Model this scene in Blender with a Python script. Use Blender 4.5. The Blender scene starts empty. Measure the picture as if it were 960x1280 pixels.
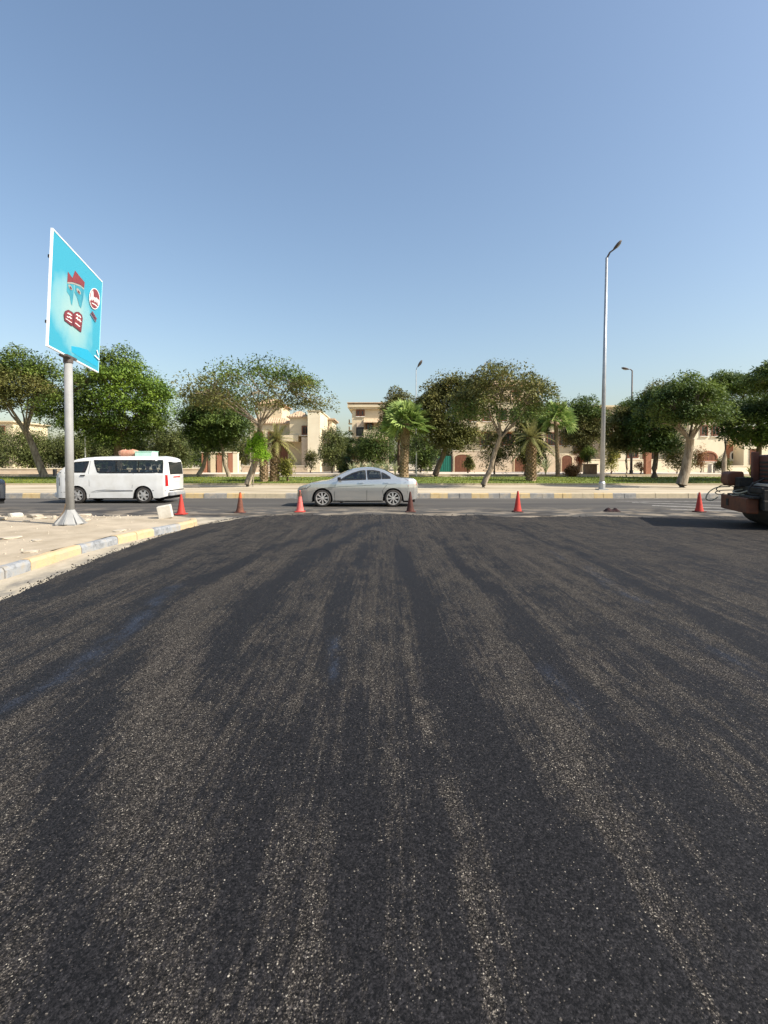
import bpy, bmesh, math, random
import numpy as np
from mathutils import Vector, Matrix, noise as mnoise
R = math.radians
random.seed(7); rng = np.random.default_rng(7)
SC = bpy.context.scene
COL = SC.collection

# ------------------------------------------------------------------ camera
F = 640.0; HZ = 580.0; TILT = 0.021; CAMZ = 1.6
PY0 = HZ + F*math.tan(TILT)
cam_d = bpy.data.cameras.new('camera'); cam = bpy.data.objects.new('camera', cam_d); COL.objects.link(cam)
cam.location = (0, 0, CAMZ); cam.rotation_euler = (math.pi/2 - TILT, 0, 0)
cam_d.sensor_width = 36; cam_d.lens = 18.0; cam_d.shift_y = -(640-PY0)/1280.0
cam_d.clip_start = 0.05; cam_d.clip_end = 6000
SC.camera = cam
SC.render.resolution_x = 768; SC.render.resolution_y = 1024

# ------------------------------------------------------------------ light
EL = R(42); AZ = R(-22)                       # azimuth measured from +X
sv = Vector((math.cos(EL)*math.cos(AZ), math.cos(EL)*math.sin(AZ), math.sin(EL)))
w = bpy.data.worlds.new('World'); SC.world = w; w.use_nodes = True
nt = w.node_tree; nt.nodes.clear()
sky = nt.nodes.new('ShaderNodeTexSky'); sky.sky_type = 'NISHITA'; sky.sun_disc = False
sky.sun_elevation = EL; sky.sun_rotation = math.atan2(sv.x, sv.y)
sky.air_density = 1.3; sky.dust_density = 2.3; sky.ozone_density = 1.9; sky.altitude = 0
bg = nt.nodes.new('ShaderNodeBackground'); bg.inputs[1].default_value = 0.110
wo = nt.nodes.new('ShaderNodeOutputWorld')
nt.links.new(sky.outputs[0], bg.inputs[0]); nt.links.new(bg.outputs[0], wo.inputs[0])
sd = bpy.data.lights.new('sun', 'SUN'); sd.energy = 4.3; sd.angle = R(0.5); sd.color = (1.0, 0.94, 0.84)
so = bpy.data.objects.new('sun', sd); COL.objects.link(so)
so.rotation_euler = (-sv).to_track_quat('-Z', 'Y').to_euler(); so.location = (30, -20, 40)
vs = SC.view_settings
vs.view_transform = 'Standard'; vs.look = 'None'; vs.exposure = 0.75; vs.gamma = 1.0; vs.use_curve_mapping = False

# ------------------------------------------------------------------ measuring helpers
def ray(px, py):
    u = (px-480)/F; v = (PY0-py)/F
    c, s = math.cos(TILT), math.sin(TILT)
    return Vector((u, v*s + c, v*c - s))
def at(px, py, z=0.0):
    d = ray(px, py); t = (z-CAMZ)/d.z
    return Vector((d.x*t, d.y*t, z))
def atY(px, py, Y):
    d = ray(px, py); t = Y/d.y
    return Vector((d.x*t, Y, CAMZ+d.z*t))
def smooth(a, b, x):
    t = min(1, max(0, (x-a)/(b-a))); return t*t*(3-2*t)
def gz(Y):
    return 0.24 + 0.26*smooth(33, 45, Y) + 0.1*smooth(45, 55, Y)
def interp(pts, x):
    if x <= pts[0][0]: return pts[0][1]
    for (a, b), (c, d) in zip(pts, pts[1:]):
        if x <= c: return b + (d-b)*(x-a)/(c-a)
    return pts[-1][1]

# ------------------------------------------------------------------ materials
def mat(name, c1, c2=None, scale=5, rough=0.8, bump=0.0, bscale=40, metal=0.0, stretch=(1,1,1), spec=0.3, c3=None, detail=6, coat=0, bdist=0.01):
    m = bpy.data.materials.new(name); m.use_nodes = True
    t = m.node_tree; p = t.nodes['Principled BSDF']
    p.inputs['Roughness'].default_value = rough; p.inputs['Metallic'].default_value = metal
    p.inputs['Specular IOR Level'].default_value = spec; p.inputs['Coat Weight'].default_value = coat
    p.inputs['Base Color'].default_value = (*c1, 1)
    tc = t.nodes.new('ShaderNodeTexCoord'); mp = t.nodes.new('ShaderNodeMapping'); mp.inputs['Scale'].default_value = stretch
    t.links.new(tc.outputs['Object'], mp.inputs[0])
    if c2:
        n = t.nodes.new('ShaderNodeTexNoise'); n.inputs['Scale'].default_value = scale; n.inputs['Detail'].default_value = detail
        n.inputs['Roughness'].default_value = 0.65
        t.links.new(mp.outputs[0], n.inputs['Vector'])
        r = t.nodes.new('ShaderNodeValToRGB'); r.color_ramp.elements[0].position = 0.35; r.color_ramp.elements[1].position = 0.65
        r.color_ramp.elements[0].color = (*c1, 1); r.color_ramp.elements[1].color = (*c2, 1)
        if c3:
            e = r.color_ramp.elements.new(0.5); e.color = (*c3, 1)
        t.links.new(n.outputs[0], r.inputs[0]); t.links.new(r.outputs[0], p.inputs['Base Color'])
    if bump:
        n2 = t.nodes.new('ShaderNodeTexNoise'); n2.inputs['Scale'].default_value = bscale; n2.inputs['Detail'].default_value = 5
        t.links.new(mp.outputs[0], n2.inputs['Vector'])
        b = t.nodes.new('ShaderNodeBump'); b.inputs['Strength'].default_value = bump; b.inputs['Distance'].default_value = bdist
        t.links.new(n2.outputs[0], b.inputs['Height']); t.links.new(b.outputs[0], p.inputs['Normal'])
    return m

def leafmat(name, dark, light, warm=None, scale=0.9, trans=0.25):
    m = bpy.data.materials.new(name); m.use_nodes = True
    t = m.node_tree; p = t.nodes['Principled BSDF']; out = t.nodes['Material Output']
    p.inputs['Roughness'].default_value = 0.55; p.inputs['Specular IOR Level'].default_value = 0.25
    tc = t.nodes.new('ShaderNodeTexCoord')
    n = t.nodes.new('ShaderNodeTexNoise'); n.inputs['Scale'].default_value = scale; n.inputs['Detail'].default_value = 3
    t.links.new(tc.outputs['Object'], n.inputs['Vector'])
    r = t.nodes.new('ShaderNodeValToRGB'); r.color_ramp.elements[0].position = 0.36; r.color_ramp.elements[1].position = 0.62
    r.color_ramp.elements[0].color = (*dark, 1); r.color_ramp.elements[1].color = (*light, 1)
    if warm:
        e = r.color_ramp.elements.new(0.72); e.color = (*warm, 1)
    t.links.new(n.outputs[0], r.inputs[0])
    n2 = t.nodes.new('ShaderNodeTexNoise'); n2.inputs['Scale'].default_value = 9
    t.links.new(tc.outputs['Object'], n2.inputs['Vector'])
    mx = t.nodes.new('ShaderNodeMix'); mx.data_type = 'RGBA'; mx.blend_type = 'MULTIPLY'; mx.inputs[0].default_value = 0.8
    r2 = t.nodes.new('ShaderNodeValToRGB'); r2.color_ramp.elements[0].position = 0.3; r2.color_ramp.elements[1].position = 0.7
    r2.color_ramp.elements[0].color = (0.6, 0.6, 0.55, 1); r2.color_ramp.elements[1].color = (1.8, 1.75, 1.5, 1)
    t.links.new(n2.outputs[0], r2.inputs[0]); t.links.new(r.outputs[0], mx.inputs[6]); t.links.new(r2.outputs[0], mx.inputs[7])
    t.links.new(mx.outputs[2], p.inputs['Base Color'])
    tr = t.nodes.new('ShaderNodeBsdfTranslucent'); t.links.new(mx.outputs[2], tr.inputs[0])
    ms = t.nodes.new('ShaderNodeMixShader'); ms.inputs[0].default_value = trans
    t.links.new(p.outputs[0], ms.inputs[1]); t.links.new(tr.outputs[0], ms.inputs[2]); t.links.new(ms.outputs[0], out.inputs[0])
    return m

def glassmat(name, tint, alpha=0.35):
    m = bpy.data.materials.new(name); m.use_nodes = True
    t = m.node_tree; t.nodes.clear(); out = t.nodes.new('ShaderNodeOutputMaterial')
    tr = t.nodes.new('ShaderNodeBsdfTransparent'); tr.inputs[0].default_value = (*tint, 1)
    gl = t.nodes.new('ShaderNodeBsdfGlossy'); gl.inputs['Roughness'].default_value = 0.03
    fr = t.nodes.new('ShaderNodeFresnel'); fr.inputs[0].default_value = 1.5
    ad = t.nodes.new('ShaderNodeMath'); ad.operation = 'ADD'; ad.inputs[1].default_value = alpha
    ms = t.nodes.new('ShaderNodeMixShader')
    t.links.new(fr.outputs[0], ad.inputs[0]); t.links.new(ad.outputs[0], ms.inputs[0])
    t.links.new(tr.outputs[0], ms.inputs[1]); t.links.new(gl.outputs[0], ms.inputs[2]); t.links.new(ms.outputs[0], out.inputs[0])
    return m

# ------------------------------------------------------------------ object helpers
def empty(name, loc, label, cat, rz=0, group=None):
    o = bpy.data.objects.new(name, None); COL.objects.link(o); o.location = loc; o.rotation_euler = (0, 0, rz)
    o['label'] = label; o['category'] = cat; o.empty_display_size = 0.3
    if group: o['group'] = group
    return o
def tag(o, label, cat, group=None):
    o['label'] = label; o['category'] = cat
    if group: o['group'] = group
    return o
class MB:
    def __init__(s): s.v = []; s.f = []; s.mi = []
    def add(s, vs, fs, mi=0):
        k = len(s.v); s.v += [tuple(v) for v in vs]; s.f += [tuple(i+k for i in f) for f in fs]; s.mi += [mi]*len(fs)
        return s
    def box(s, a, b, mi=0, rot=None, c=None):
        x0, y0, z0 = a; x1, y1, z1 = b
        vs = [Vector(p) for p in ((x0,y0,z0),(x1,y0,z0),(x1,y1,z0),(x0,y1,z0),(x0,y0,z1),(x1,y0,z1),(x1,y1,z1),(x0,y1,z1))]
        if rot is not None:
            c = Vector(c) if c is not None else Vector(((x0+x1)/2, (y0+y1)/2, (z0+z1)/2))
            vs = [rot @ (v-c) + c for v in vs]
        return s.add(vs, [(0,3,2,1),(4,5,6,7),(0,1,5,4),(1,2,6,5),(2,3,7,6),(3,0,4,7)], mi)
    def tube(s, pts, radii, n=8, mi=0, cap=True):
        pts = [Vector(p) for p in pts]; rings = []
        if not hasattr(radii, '__len__'): radii = [radii]*len(pts)
        up = Vector((0, 0, 1)); k = len(s.v)
        for i, p in enumerate(pts):
            d = (pts[min(i+1, len(pts)-1)] - pts[max(i-1, 0)]).normalized()
            a = d.cross(up)
            if a.length < 0.05: a = d.cross(Vector((1, 0, 0)))
            a.normalize(); b = a.cross(d).normalized()
            for j in range(n):
                t = 2*math.pi*j/n
                s.v.append(tuple(p + (a*math.cos(t) + b*math.sin(t))*radii[i]))
        for i in range(len(pts)-1):
            for j in range(n):
                s.f.append((k+i*n+j, k+i*n+(j+1) % n, k+(i+1)*n+(j+1) % n, k+(i+1)*n+j)); s.mi.append(mi)
        if cap:
            s.f.append(tuple(k+j for j in range(n))); s.mi.append(mi)
            e = k+(len(pts)-1)*n; s.f.append(tuple(e+n-1-j for j in range(n))); s.mi.append(mi)
        return s
    def lathe(s, prof, c=(0,0,0), axis='z', n=24, mi=0, sweep=(0, 2*math.pi)):
        k = len(s.v); c = Vector(c); m = len(prof)
        full = abs(sweep[1]-sweep[0]-2*math.pi) < 1e-6; nn = n if full else n+1
        for i in range(nn):
            t = sweep[0]+(sweep[1]-sweep[0])*i/n
            for r, h in prof:
                if axis == 'z': p = Vector((r*math.cos(t), r*math.sin(t), h))
                elif axis == 'y': p = Vector((r*math.cos(t), h, r*math.sin(t)))
                else: p = Vector((h, r*math.cos(t), r*math.sin(t)))
                s.v.append(tuple(p+c))
        for i in range(n):
            for j in range(m-1):
                a = k+i*m+j; b = k+((i+1) % nn)*m+j
                s.f.append((a, b, b+1, a+1)); s.mi.append(mi)
        return s
    def prism(s, poly, h0, h1, axis='y', mi=0):
        n = len(poly)
        def P(a, b, h): return {'y': (a, h, b), 'z': (a, b, h), 'x': (h, a, b)}[axis]
        return s.add([P(a, b, h0) for a, b in poly] + [P(a, b, h1) for a, b in poly],
                     [tuple(range(n)), tuple(range(2*n-1, n-1, -1))] + [(i, (i+1) % n, (i+1) % n+n, i+n) for i in range(n)], mi)
    def build(s, name, mats, parent=None, smooth=False, bevel=0, label=None, loc=None, fixn=True):
        me = bpy.data.meshes.new(name); me.from_pydata(s.v, [], s.f)
        if not isinstance(mats, (list, tuple)): mats = [mats]
        for m in mats: me.materials.append(m)
        me.polygons.foreach_set('material_index', s.mi)
        if fixn:
            bm = bmesh.new(); bm.from_mesh(me)
            bmesh.ops.remove_doubles(bm, verts=bm.verts, dist=1e-5)
            bmesh.ops.recalc_face_normals(bm, faces=bm.faces)
            bm.to_mesh(me); bm.free()
        if smooth: me.polygons.foreach_set('use_smooth', [True]*len(me.polygons))
        o = bpy.data.objects.new(name, me); COL.objects.link(o)
        if parent: o.parent = parent
        if loc is not None: o.location = loc
        if bevel:
            b = o.modifiers.new('bevel', 'BEVEL'); b.width = bevel; b.segments = 2; b.limit_method = 'ANGLE'; b.angle_limit = R(35)
        if label: o['label'] = label
        me.update(); return o
def struct(o): o['kind'] = 'structure'; return o
def copy_tree(o, parent=None):
    c = o.copy(); COL.objects.link(c)
    if parent: c.parent = parent
    for ch in [x for x in ALLCH(o)]: copy_tree(ch, c)
    return c
def ALLCH(o): return [x for x in bpy.data.objects if x.parent == o]
def nz(x, y, z=0.0, s=1.0): return mnoise.noise(Vector((x*s, y*s, z)))

# ================================================================== GROUND
M = {}
M['sand'] = mat('sandy_ground', (0.30, 0.245, 0.17), (0.44, 0.365, 0.265), 1.2, 0.95, 0.6, 30, c3=(0.37, 0.305, 0.22))
M['sandfar'] = mat('dry_earth', (0.33, 0.27, 0.19), (0.45, 0.38, 0.28), 0.15, 0.95)
M['pave'] = mat('dusty_paving', (0.40, 0.35, 0.27), (0.55, 0.49, 0.39), 0.7, 0.95, 0.3, 20, stretch=(0.3, 1, 1))
M['kyel'] = mat('kerb_yellow', (0.47, 0.33, 0.18), (0.41, 0.33, 0.22), 6, 0.9, 0.6, 45, c3=(0.50, 0.37, 0.215))
M['kgrey'] = mat('kerb_grey', (0.17, 0.175, 0.18), (0.30, 0.275, 0.235), 5, 0.85, 0.6, 45, c3=(0.28, 0.29, 0.30))
M['kyel2'] = mat('kerb_yellow_dusty', (0.46, 0.33, 0.16), (0.44, 0.36, 0.24), 5, 0.9, 0.6, 30, c3=(0.50, 0.38, 0.20))
M['kgrey2'] = mat('kerb_grey_dusty', (0.20, 0.195, 0.185), (0.36, 0.31, 0.24), 4, 0.9, 0.6, 30, c3=(0.26, 0.25, 0.23))
M['kplain'] = mat('kerb_concrete', (0.38, 0.32, 0.22), (0.46, 0.38, 0.26), 6, 0.9, 0.5, 40)
M['paint'] = mat('road_paint', (0.42, 0.40, 0.36), (0.14, 0.13, 0.12), 5, 0.85)

def grid(name, xs, ys, zf, m, xy=None):
    vs = []; nx = len(xs)
    for y in ys:
        for x in xs:
            X, Y = (x, y) if xy is None else xy(x, y)
            vs.append((X, Y, zf(X, Y)))
    fs = [(j*nx+i, j*nx+i+1, (j+1)*nx+i+1, (j+1)*nx+i) for j in range(len(ys)-1) for i in range(nx-1)]
    b = MB(); b.add(vs, fs); return struct(b.build(name, m, smooth=True, fixn=False))

grid('ground', [-3000, -300, 300, 3000], [-3000, -100, 30, 3000], lambda x, y: -0.06, M['sandfar'])

# old asphalt of the cross street: dust and scraped patches
def old_road_mat():
    m = bpy.data.materials.new('old_asphalt'); m.use_nodes = True; t = m.node_tree; p = t.nodes['Principled BSDF']
    g = t.nodes.new('ShaderNodeNewGeometry'); L = t.links.new
    def noise(scale, st=(1,1,1), det=6):
        mp = t.nodes.new('ShaderNodeMapping'); mp.inputs['Scale'].default_value = st; L(g.outputs['Position'], mp.inputs[0])
        n = t.nodes.new('ShaderNodeTexNoise'); n.inputs['Scale'].default_value = scale; n.inputs['Detail'].default_value = det
        L(mp.outputs[0], n.inputs['Vector']); return n.outputs[0]
    def ramp(src, a, b, ca, cb):
        r = t.nodes.new('ShaderNodeValToRGB'); r.color_ramp.elements[0].position = a; r.color_ramp.elements[1].position = b
        r.color_ramp.elements[0].color = (*ca, 1); r.color_ramp.elements[1].color = (*cb, 1); L(src, r.inputs[0]); return r.outputs[0]
    base = ramp(noise(0.5, (0.15, 1.2, 1), 9), 0.35, 0.7, (0.060, 0.056, 0.052), (0.105, 0.096, 0.085))
    sp = t.nodes.new('ShaderNodeSeparateXYZ'); L(g.outputs['Position'], sp.inputs[0])
    # dusty, scraped joint just past the edge of the fresh layer
    mr = t.nodes.new('ShaderNodeMapRange'); mr.inputs[1].default_value = 19.4; mr.inputs[2].default_value = 15.6
    mr.inputs[3].default_value = 0.0; mr.inputs[4].default_value = 1.0; L(sp.outputs[1], mr.inputs[0])
    dn = ramp(noise(2.4, (0.5, 0.5, 1), 9), 0.48, 0.56, (0, 0, 0), (1, 1, 1))
    mu = t.nodes.new('ShaderNodeMath'); mu.operation = 'MULTIPLY'; L(mr.outputs[0], mu.inputs[0]); L(dn, mu.inputs[1])
    mx = t.nodes.new('ShaderNodeMix'); mx.data_type = 'RGBA'; L(mu.outputs[0], mx.inputs[0]); L(base, mx.inputs[6]); mx.inputs[7].default_value = (0.24, 0.20, 0.15, 1)
    dk = ramp(noise(2.0, (0.45, 0.7, 1), 7), 0.51, 0.57, (1, 1, 1), (0.35, 0.35, 0.36))
    m2 = t.nodes.new('ShaderNodeMix'); m2.data_type = 'RGBA'; m2.blend_type = 'MULTIPLY'
    L(mr.outputs[0], m2.inputs[0]); L(mx.outputs[2], m2.inputs[6]); L(dk, m2.inputs[7])
    gr = ramp(noise(60, (1,1,1), 2), 0.3, 0.7, (0.75, 0.75, 0.75), (1.25, 1.25, 1.25))
    m3 = t.nodes.new('ShaderNodeMix'); m3.data_type = 'RGBA'; m3.blend_type = 'MULTIPLY'; m3.inputs[0].default_value = 1
    L(m2.outputs[2], m3.inputs[6]); L(gr, m3.inputs[7]); L(m3.outputs[2], p.inputs['Base Color'])
    p.inputs['Roughness'].default_value = 0.9; p.inputs['Specular IOR Level'].default_value = 0.2
    return m
M['oldroad'] = old_road_mat()
grid('road', [-220, -60, -20, 20, 60, 220], [-40, 0, 14, 23.86], lambda x, y: 0.0, M['oldroad'])

# ---- fresh asphalt: attribute-driven wear and painted tar sheen traced from the picture, turned into road coordinates
def st(pts):           # (px, py, halfwidth px) -> world (X, Y, halfwidth m)
    o = []
    for px, py, hw in pts:
        p = at(px, py, 0.03); o.append((p.x, p.y, hw*p.y/F))
    return o
WORN = [(0.95, [(340,690,9),(300,715,14),(225,780,40),(195,880,58),(190,1000,75),(185,1130,85),(205,1280,90)]),
        (0.55, [(395,760,14),(385,850,28),(365,960,34),(385,1100,50),(380,1280,75)]),
        (0.75, [(150,755,12),(95,785,24),(40,825,34),(-60,880,60)]),
        (0.75, [(30,900,20),(10,1000,40),(20,1120,45),(20,1290,60)]),
        (0.75, [(560,700,7),(610,770,14),(655,850,26),(700,930,34),(760,1010,36),(830,1100,38),(930,1220,45)]),
        (1.5,  [(505,760,1.6),(515,810,1.8),(524,870,2),(545,950,2.1),(556,1000,2.3),(570,1070,2.6),(590,1160,3),(604,1220,3.4),(616,1290,4)]),
        (1.2,  [(560,850,2),(585,910,3),(615,980,3),(650,1080,4),(690,1180,6)]),
        (0.85, [(640,690,4),(700,730,9),(775,775,14),(850,820,20),(960,880,26)]),
        (0.5,  [(440,700,5),(465,780,10),(480,860,16),(495,950,22),(510,1040,26),(520,1150,34)]),
        (0.7,  [(720,830,10),(790,890,20),(880,960,30),(980,1050,40)]),
        (0.45, [(690,655,8),(800,690,12),(960,760,24)]), (0.45, [(300,652,7),(240,680,10),(120,740,16)]), (0.45, [(520,650,10),(545,690,12),(600,760,14)]), (0.45, [(400,655,6),(360,690,9),(310,740,12)]), (0.5, [(640,648,10),(760,660,8),(960,700,10)]), (0.4, [(590,655,6),(680,700,9),(820,770,14)]),
        (1.2,  [(600,700,2),(700,790,3),(830,880,4),(960,980,6)])]
DARK = [(0.95, [(420,660,9),(330,692,13),(205,745,22),(130,800,26),(0,890,30),(-90,950,35)]),
        (0.9,  [(165,815,14),(110,900,22),(90,980,26),(88,1100,34),(95,1290,44)]),
        (0.9,  [(470,655,8),(400,690,14),(330,740,20),(275,800,22),(260,860,18)]),
        (0.8,  [(455,680,8),(425,760,12),(405,850,18),(370,920,20),(320,1040,26),(295,1140,28)]),
        (0.95, [(500,690,12),(545,790,18),(590,900,30),(640,1020,44),(700,1150,60),(760,1290,80)]),
        (0.85, [(540,670,6),(620,745,12),(690,820,18),(760,890,22),(850,980,28),(960,1120,34)]),
        (0.7,  [(620,655,5),(720,690,9),(860,760,14),(990,840,20)]),
        (0.7,  [(445,880,14),(440,1000,22),(440,1120,24)]),
        (0.8,  [(-20,700,20),(60,745,14),(160,700,10),(260,665,8)])]
TAR_SHEEN = [(0.9, [(419,800,5),(417,825,5),(412,850,4)]), (0.7, [(220,735,8),(150,790,14),(80,845,14),(10,885,12)]),  # sheen and reflections on the tar, painted as bluish strokes
        (0.8, [(735,710,5),(770,735,9),(800,750,7)]), (0.6, [(690,690,3),(700,698,4)]), (0.35, [(860,790,12),(930,830,14)]),
        (0.4, [(690,840,10),(730,900,10)])]
WORN = [(a, st(p)) for a, p in WORN]; DARK = [(a, st(p)) for a, p in DARK]; TAR_SHEEN = [(a, st(p)) for a, p in TAR_SHEEN]
def stroke(X, Y, strokes, soft=1.0):
    out = np.zeros_like(X)
    for a, pts in strokes:
        best = np.zeros_like(X)
        for (x0, y0, w0), (x1, y1, w1) in zip(pts, pts[1:]):
            dx, dy = x1-x0, y1-y0; L2 = dx*dx+dy*dy
            t = ((X-x0)*dx+(Y-y0)*dy)/L2; tc = np.clip(t, 0, 1)
            wd = (w0+(w1-w0)*tc)*soft
            ex = (X-x0-dx*tc); ey = (Y-y0-dy*tc)*0.35
            best = np.maximum(best, a*np.exp(-((ex*ex+ey*ey)/(wd*wd))**1.3))
        out = np.maximum(out, best)
    return out
EDGE = [(-20,-4.1),(3,-4.25),(5.85,-4.39),(7.2,-4.58),(8.9,-4.79),(10.7,-4.86),(12.5,-4.80),(13.6,-4.68),(14.6,-4.45),(15.75,-4.1)]
def far_edge(x): return 15.70 + 0.70*nz(x, 3, 0, 0.6) + 0.40*nz(x, 9, 0, 2.2) + 0.05*nz(x, 9, 0, 9) - 0.55*smooth(1, 9, x) - 0.7*(1-smooth(-4.2, -3.0, x))
ys = [-14, -10, -6, -3, -1, 0, 0.6]
y = 1.0
while y < 15.5: ys.append(y); y += 0.022+0.012*y
ys.append(15.75)
cols = [0.0]
x = 0.0
while x < 1.0: cols.append(x); x += 0.0035
cols = sorted(set(cols+[1.0]))
vs = []; X_ = []; Y_ = []
nxx = 0
ux = [-1]
xs_rel = list(np.linspace(0, 10.0, 190)) + [10.4, 11, 12, 14, 17, 22, 30, 45]
nxx = len(xs_rel)
for yy in ys:
    l = interp(EDGE, yy) + 0.035*nz(yy, 5, 0, 3) + 0.02*nz(yy, 8, 0, 11)
    for r in xs_rel:
        X = l + r
        fe = far_edge(X); Y = yy if yy < 12 else 12 + (yy-12)*(fe-12)/3.75
        vs.append((X, Y, 0.032 + 0.004*nz(X, Y, 0, 0.8)))
fs = [(j*nxx+i, j*nxx+i+1, (j+1)*nxx+i+1, (j+1)*nxx+i) for j in range(len(ys)-1) for i in range(nxx-1)]
k = len(vs)
# small ragged skirt of the new layer
for j in range(len(ys)):
    v = vs[j*nxx]; vs.append((v[0]-0.02, v[1], -0.002))
for j in range(len(ys)-1): fs.append((j*nxx, (j+1)*nxx, k+j+1, k+j))
k2 = len(vs); J = (len(ys)-1)*nxx
for i in range(nxx):
    v = vs[J+i]; vs.append((v[0], v[1]+0.03, -0.002))
for i in range(nxx-1): fs.append((J+i, J+i+1, k2+i+1, k2+i))
b = MB(); b.add(vs, fs)
def new_asphalt_mat():
    m = bpy.data.materials.new('fresh_asphalt'); m.use_nodes = True; t = m.node_tree; p = t.nodes['Principled BSDF']; L = t.links.new
    g = t.nodes.new('ShaderNodeNewGeometry')
    def attr(n): a = t.nodes.new('ShaderNodeAttribute'); a.attribute_name = n; return a.outputs['Fac']
    def noise(scale, stv=(1,1,1), det=6, ro=0.6):
        mp = t.nodes.new('ShaderNodeMapping'); mp.inputs['Scale'].default_value = stv; L(g.outputs['Position'], mp.inputs[0])
        n = t.nodes.new('ShaderNodeTexNoise'); n.inputs['Scale'].default_value = scale; n.inputs['Detail'].default_value = det
        n.inputs['Roughness'].default_value = ro; L(mp.outputs[0], n.inputs['Vector']); return n.outputs[0]
    def mth(op, a, b2=None, c=None, clamp=False):
        n = t.nodes.new('ShaderNodeMath'); n.operation = op; n.use_clamp = clamp
        for i, q in enumerate((a, b2, c)):
            if q is None: continue
            if isinstance(q, (int, float)): n.inputs[i].default_value = q
            else: L(q, n.inputs[i])
        return n.outputs[0]
    def rng_(src, a, b2, c=0.0, d=1.0):
        n = t.nodes.new('ShaderNodeMapRange'); n.inputs[1].default_value = a; n.inputs[2].default_value = b2
        n.inputs[3].default_value = c; n.inputs[4].default_value = d; L(src, n.inputs[0]); return n.outputs[0]
    worn, dark, blue = attr('worn'), attr('dark'), attr('blue')
    # uneven coverage: worn amount broken up by streaks and blotches
    streak = noise(1.7, (2.4, 0.10, 1), 6, 0.7); blotch = noise(2.6, (1.4, 0.7, 1), 6, 0.7); fine = noise(26, (1, 0.55, 1), 4, 0.7)
    scr = noise(9.0, (3.4, 0.07, 1), 5, 0.75)
    w0 = mth('ADD', mth('ADD', mth('MULTIPLY', worn, 0.58), mth('MULTIPLY', mth('SUBTRACT', scr, 0.5), 2.3)), mth('MULTIPLY', mth('SUBTRACT', streak, 0.5), 1.5))
    w1 = mth('ADD', w0, mth('MULTIPLY', mth('SUBTRACT', blotch, 0.5), 2.3))
    w2 = mth('SUBTRACT', w1, mth('MULTIPLY', dark, 0.62))
    w3 = mth('ADD', w2, mth('MULTIPLY', mth('SUBTRACT', fine, 0.5), 1.6))
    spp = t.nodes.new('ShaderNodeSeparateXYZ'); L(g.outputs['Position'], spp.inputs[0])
    yb = mth('ADD', rng_(spp.outputs[1], 3.0, 11.0, 0.0, 0.36), rng_(spp.outputs[1], 1.2, 3.4, -0.30, 0.0))  # far end brightened to paint grazing sheen and dust, near end darkened
    ln_ = noise(1.0, (9.0, 0.10, 1), 3, 0.5)
    w4 = mth('ADD', w3, mth('MULTIPLY', rng_(ln_, 0.60, 0.68), 0.40))
    w5 = mth('SUBTRACT', w4, mth('MULTIPLY', rng_(ln_, 0.38, 0.30), 0.35))
    wear_sheen = mth('ADD', mth('ADD', w5, yb), 0.12, clamp=True)
    # aggregate: cells of two sizes, few bright stones, more with wear and far sheen
    def cells(scale):
        mp = t.nodes.new('ShaderNodeMapping'); mp.inputs['Scale'].default_value = (1, 1, 0.02); L(g.outputs['Position'], mp.inputs[0])
        vn = t.nodes.new('ShaderNodeTexVoronoi'); vn.inputs['Scale'].default_value = scale; vn.inputs['Randomness'].default_value = 1
        L(mp.outputs[0], vn.inputs['Vector'])
        sx = t.nodes.new('ShaderNodeSeparateColor'); L(vn.outputs['Color'], sx.inputs[0])
        return vn.outputs['Distance'], sx.outputs[0], sx.outputs[1]
    d1, r1, g1 = cells(190); d2, r2, g2 = cells(105); d3, r3, g3 = cells(40)
    # threshold falls as wear and painted far sheen grow
    th = rng_(wear_sheen, 0, 1, 0.97, 0.10)
    s1 = mth('MULTIPLY', mth('GREATER_THAN', r1, th), rng_(d1, 0.55, 0.3))
    th2 = rng_(wear_sheen, 0, 1, 0.985, 0.40)
    s2 = mth('MULTIPLY', mth('GREATER_THAN', r2, th2), rng_(d2, 0.5, 0.3))
    s3 = mth('MULTIPLY', mth('GREATER_THAN', r3, 0.994), rng_(d3, 0.26, 0.15))
    s = mth('MAXIMUM', mth('MAXIMUM', s1, s2), s3, clamp=True)
    hue = t.nodes.new('ShaderNodeValToRGB'); e = hue.color_ramp.elements
    e[0].position = 0; e[0].color = (0.040, 0.036, 0.034, 1); e[1].position = 1; e[1].color = (0.44, 0.40, 0.33, 1)
    q = e.new(0.5); q.color = (0.076, 0.065, 0.054, 1); q = e.new(0.8); q.color = (0.155, 0.134, 0.108, 1); q = e.new(0.95); q.color = (0.30, 0.265, 0.21, 1)
    L(g1, hue.inputs[0])
    # binder: near black, bluish sheen on bled tar painted into the colour
    bn = t.nodes.new('ShaderNodeMix'); bn.data_type = 'RGBA'; L(wear_sheen, bn.inputs[0])
    bn.inputs[6].default_value = (0.0135, 0.0125, 0.0130, 1); bn.inputs[7].default_value = (0.036, 0.031, 0.0285, 1)
    bl = t.nodes.new('ShaderNodeMix'); bl.data_type = 'RGBA'
    L(mth('MULTIPLY', blue, rng_(noise(5, (1.5, 0.6, 1), 5), 0.38, 0.62), clamp=True), bl.inputs[0]); L(bn.outputs[2], bl.inputs[6]); bl.inputs[7].default_value = (0.026, 0.033, 0.050, 1)
    gv = t.nodes.new('ShaderNodeMix'); gv.data_type = 'RGBA'; gv.blend_type = 'MULTIPLY'; gv.inputs[0].default_value = 1
    cc = t.nodes.new('ShaderNodeCombineColor'); gg = mth('MULTIPLY', rng_(g2, 0, 1, 0.45, 1.6), rng_(g1, 0, 1, 0.4, 1.7))
    for i in range(3): L(gg, cc.inputs[i])
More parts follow.
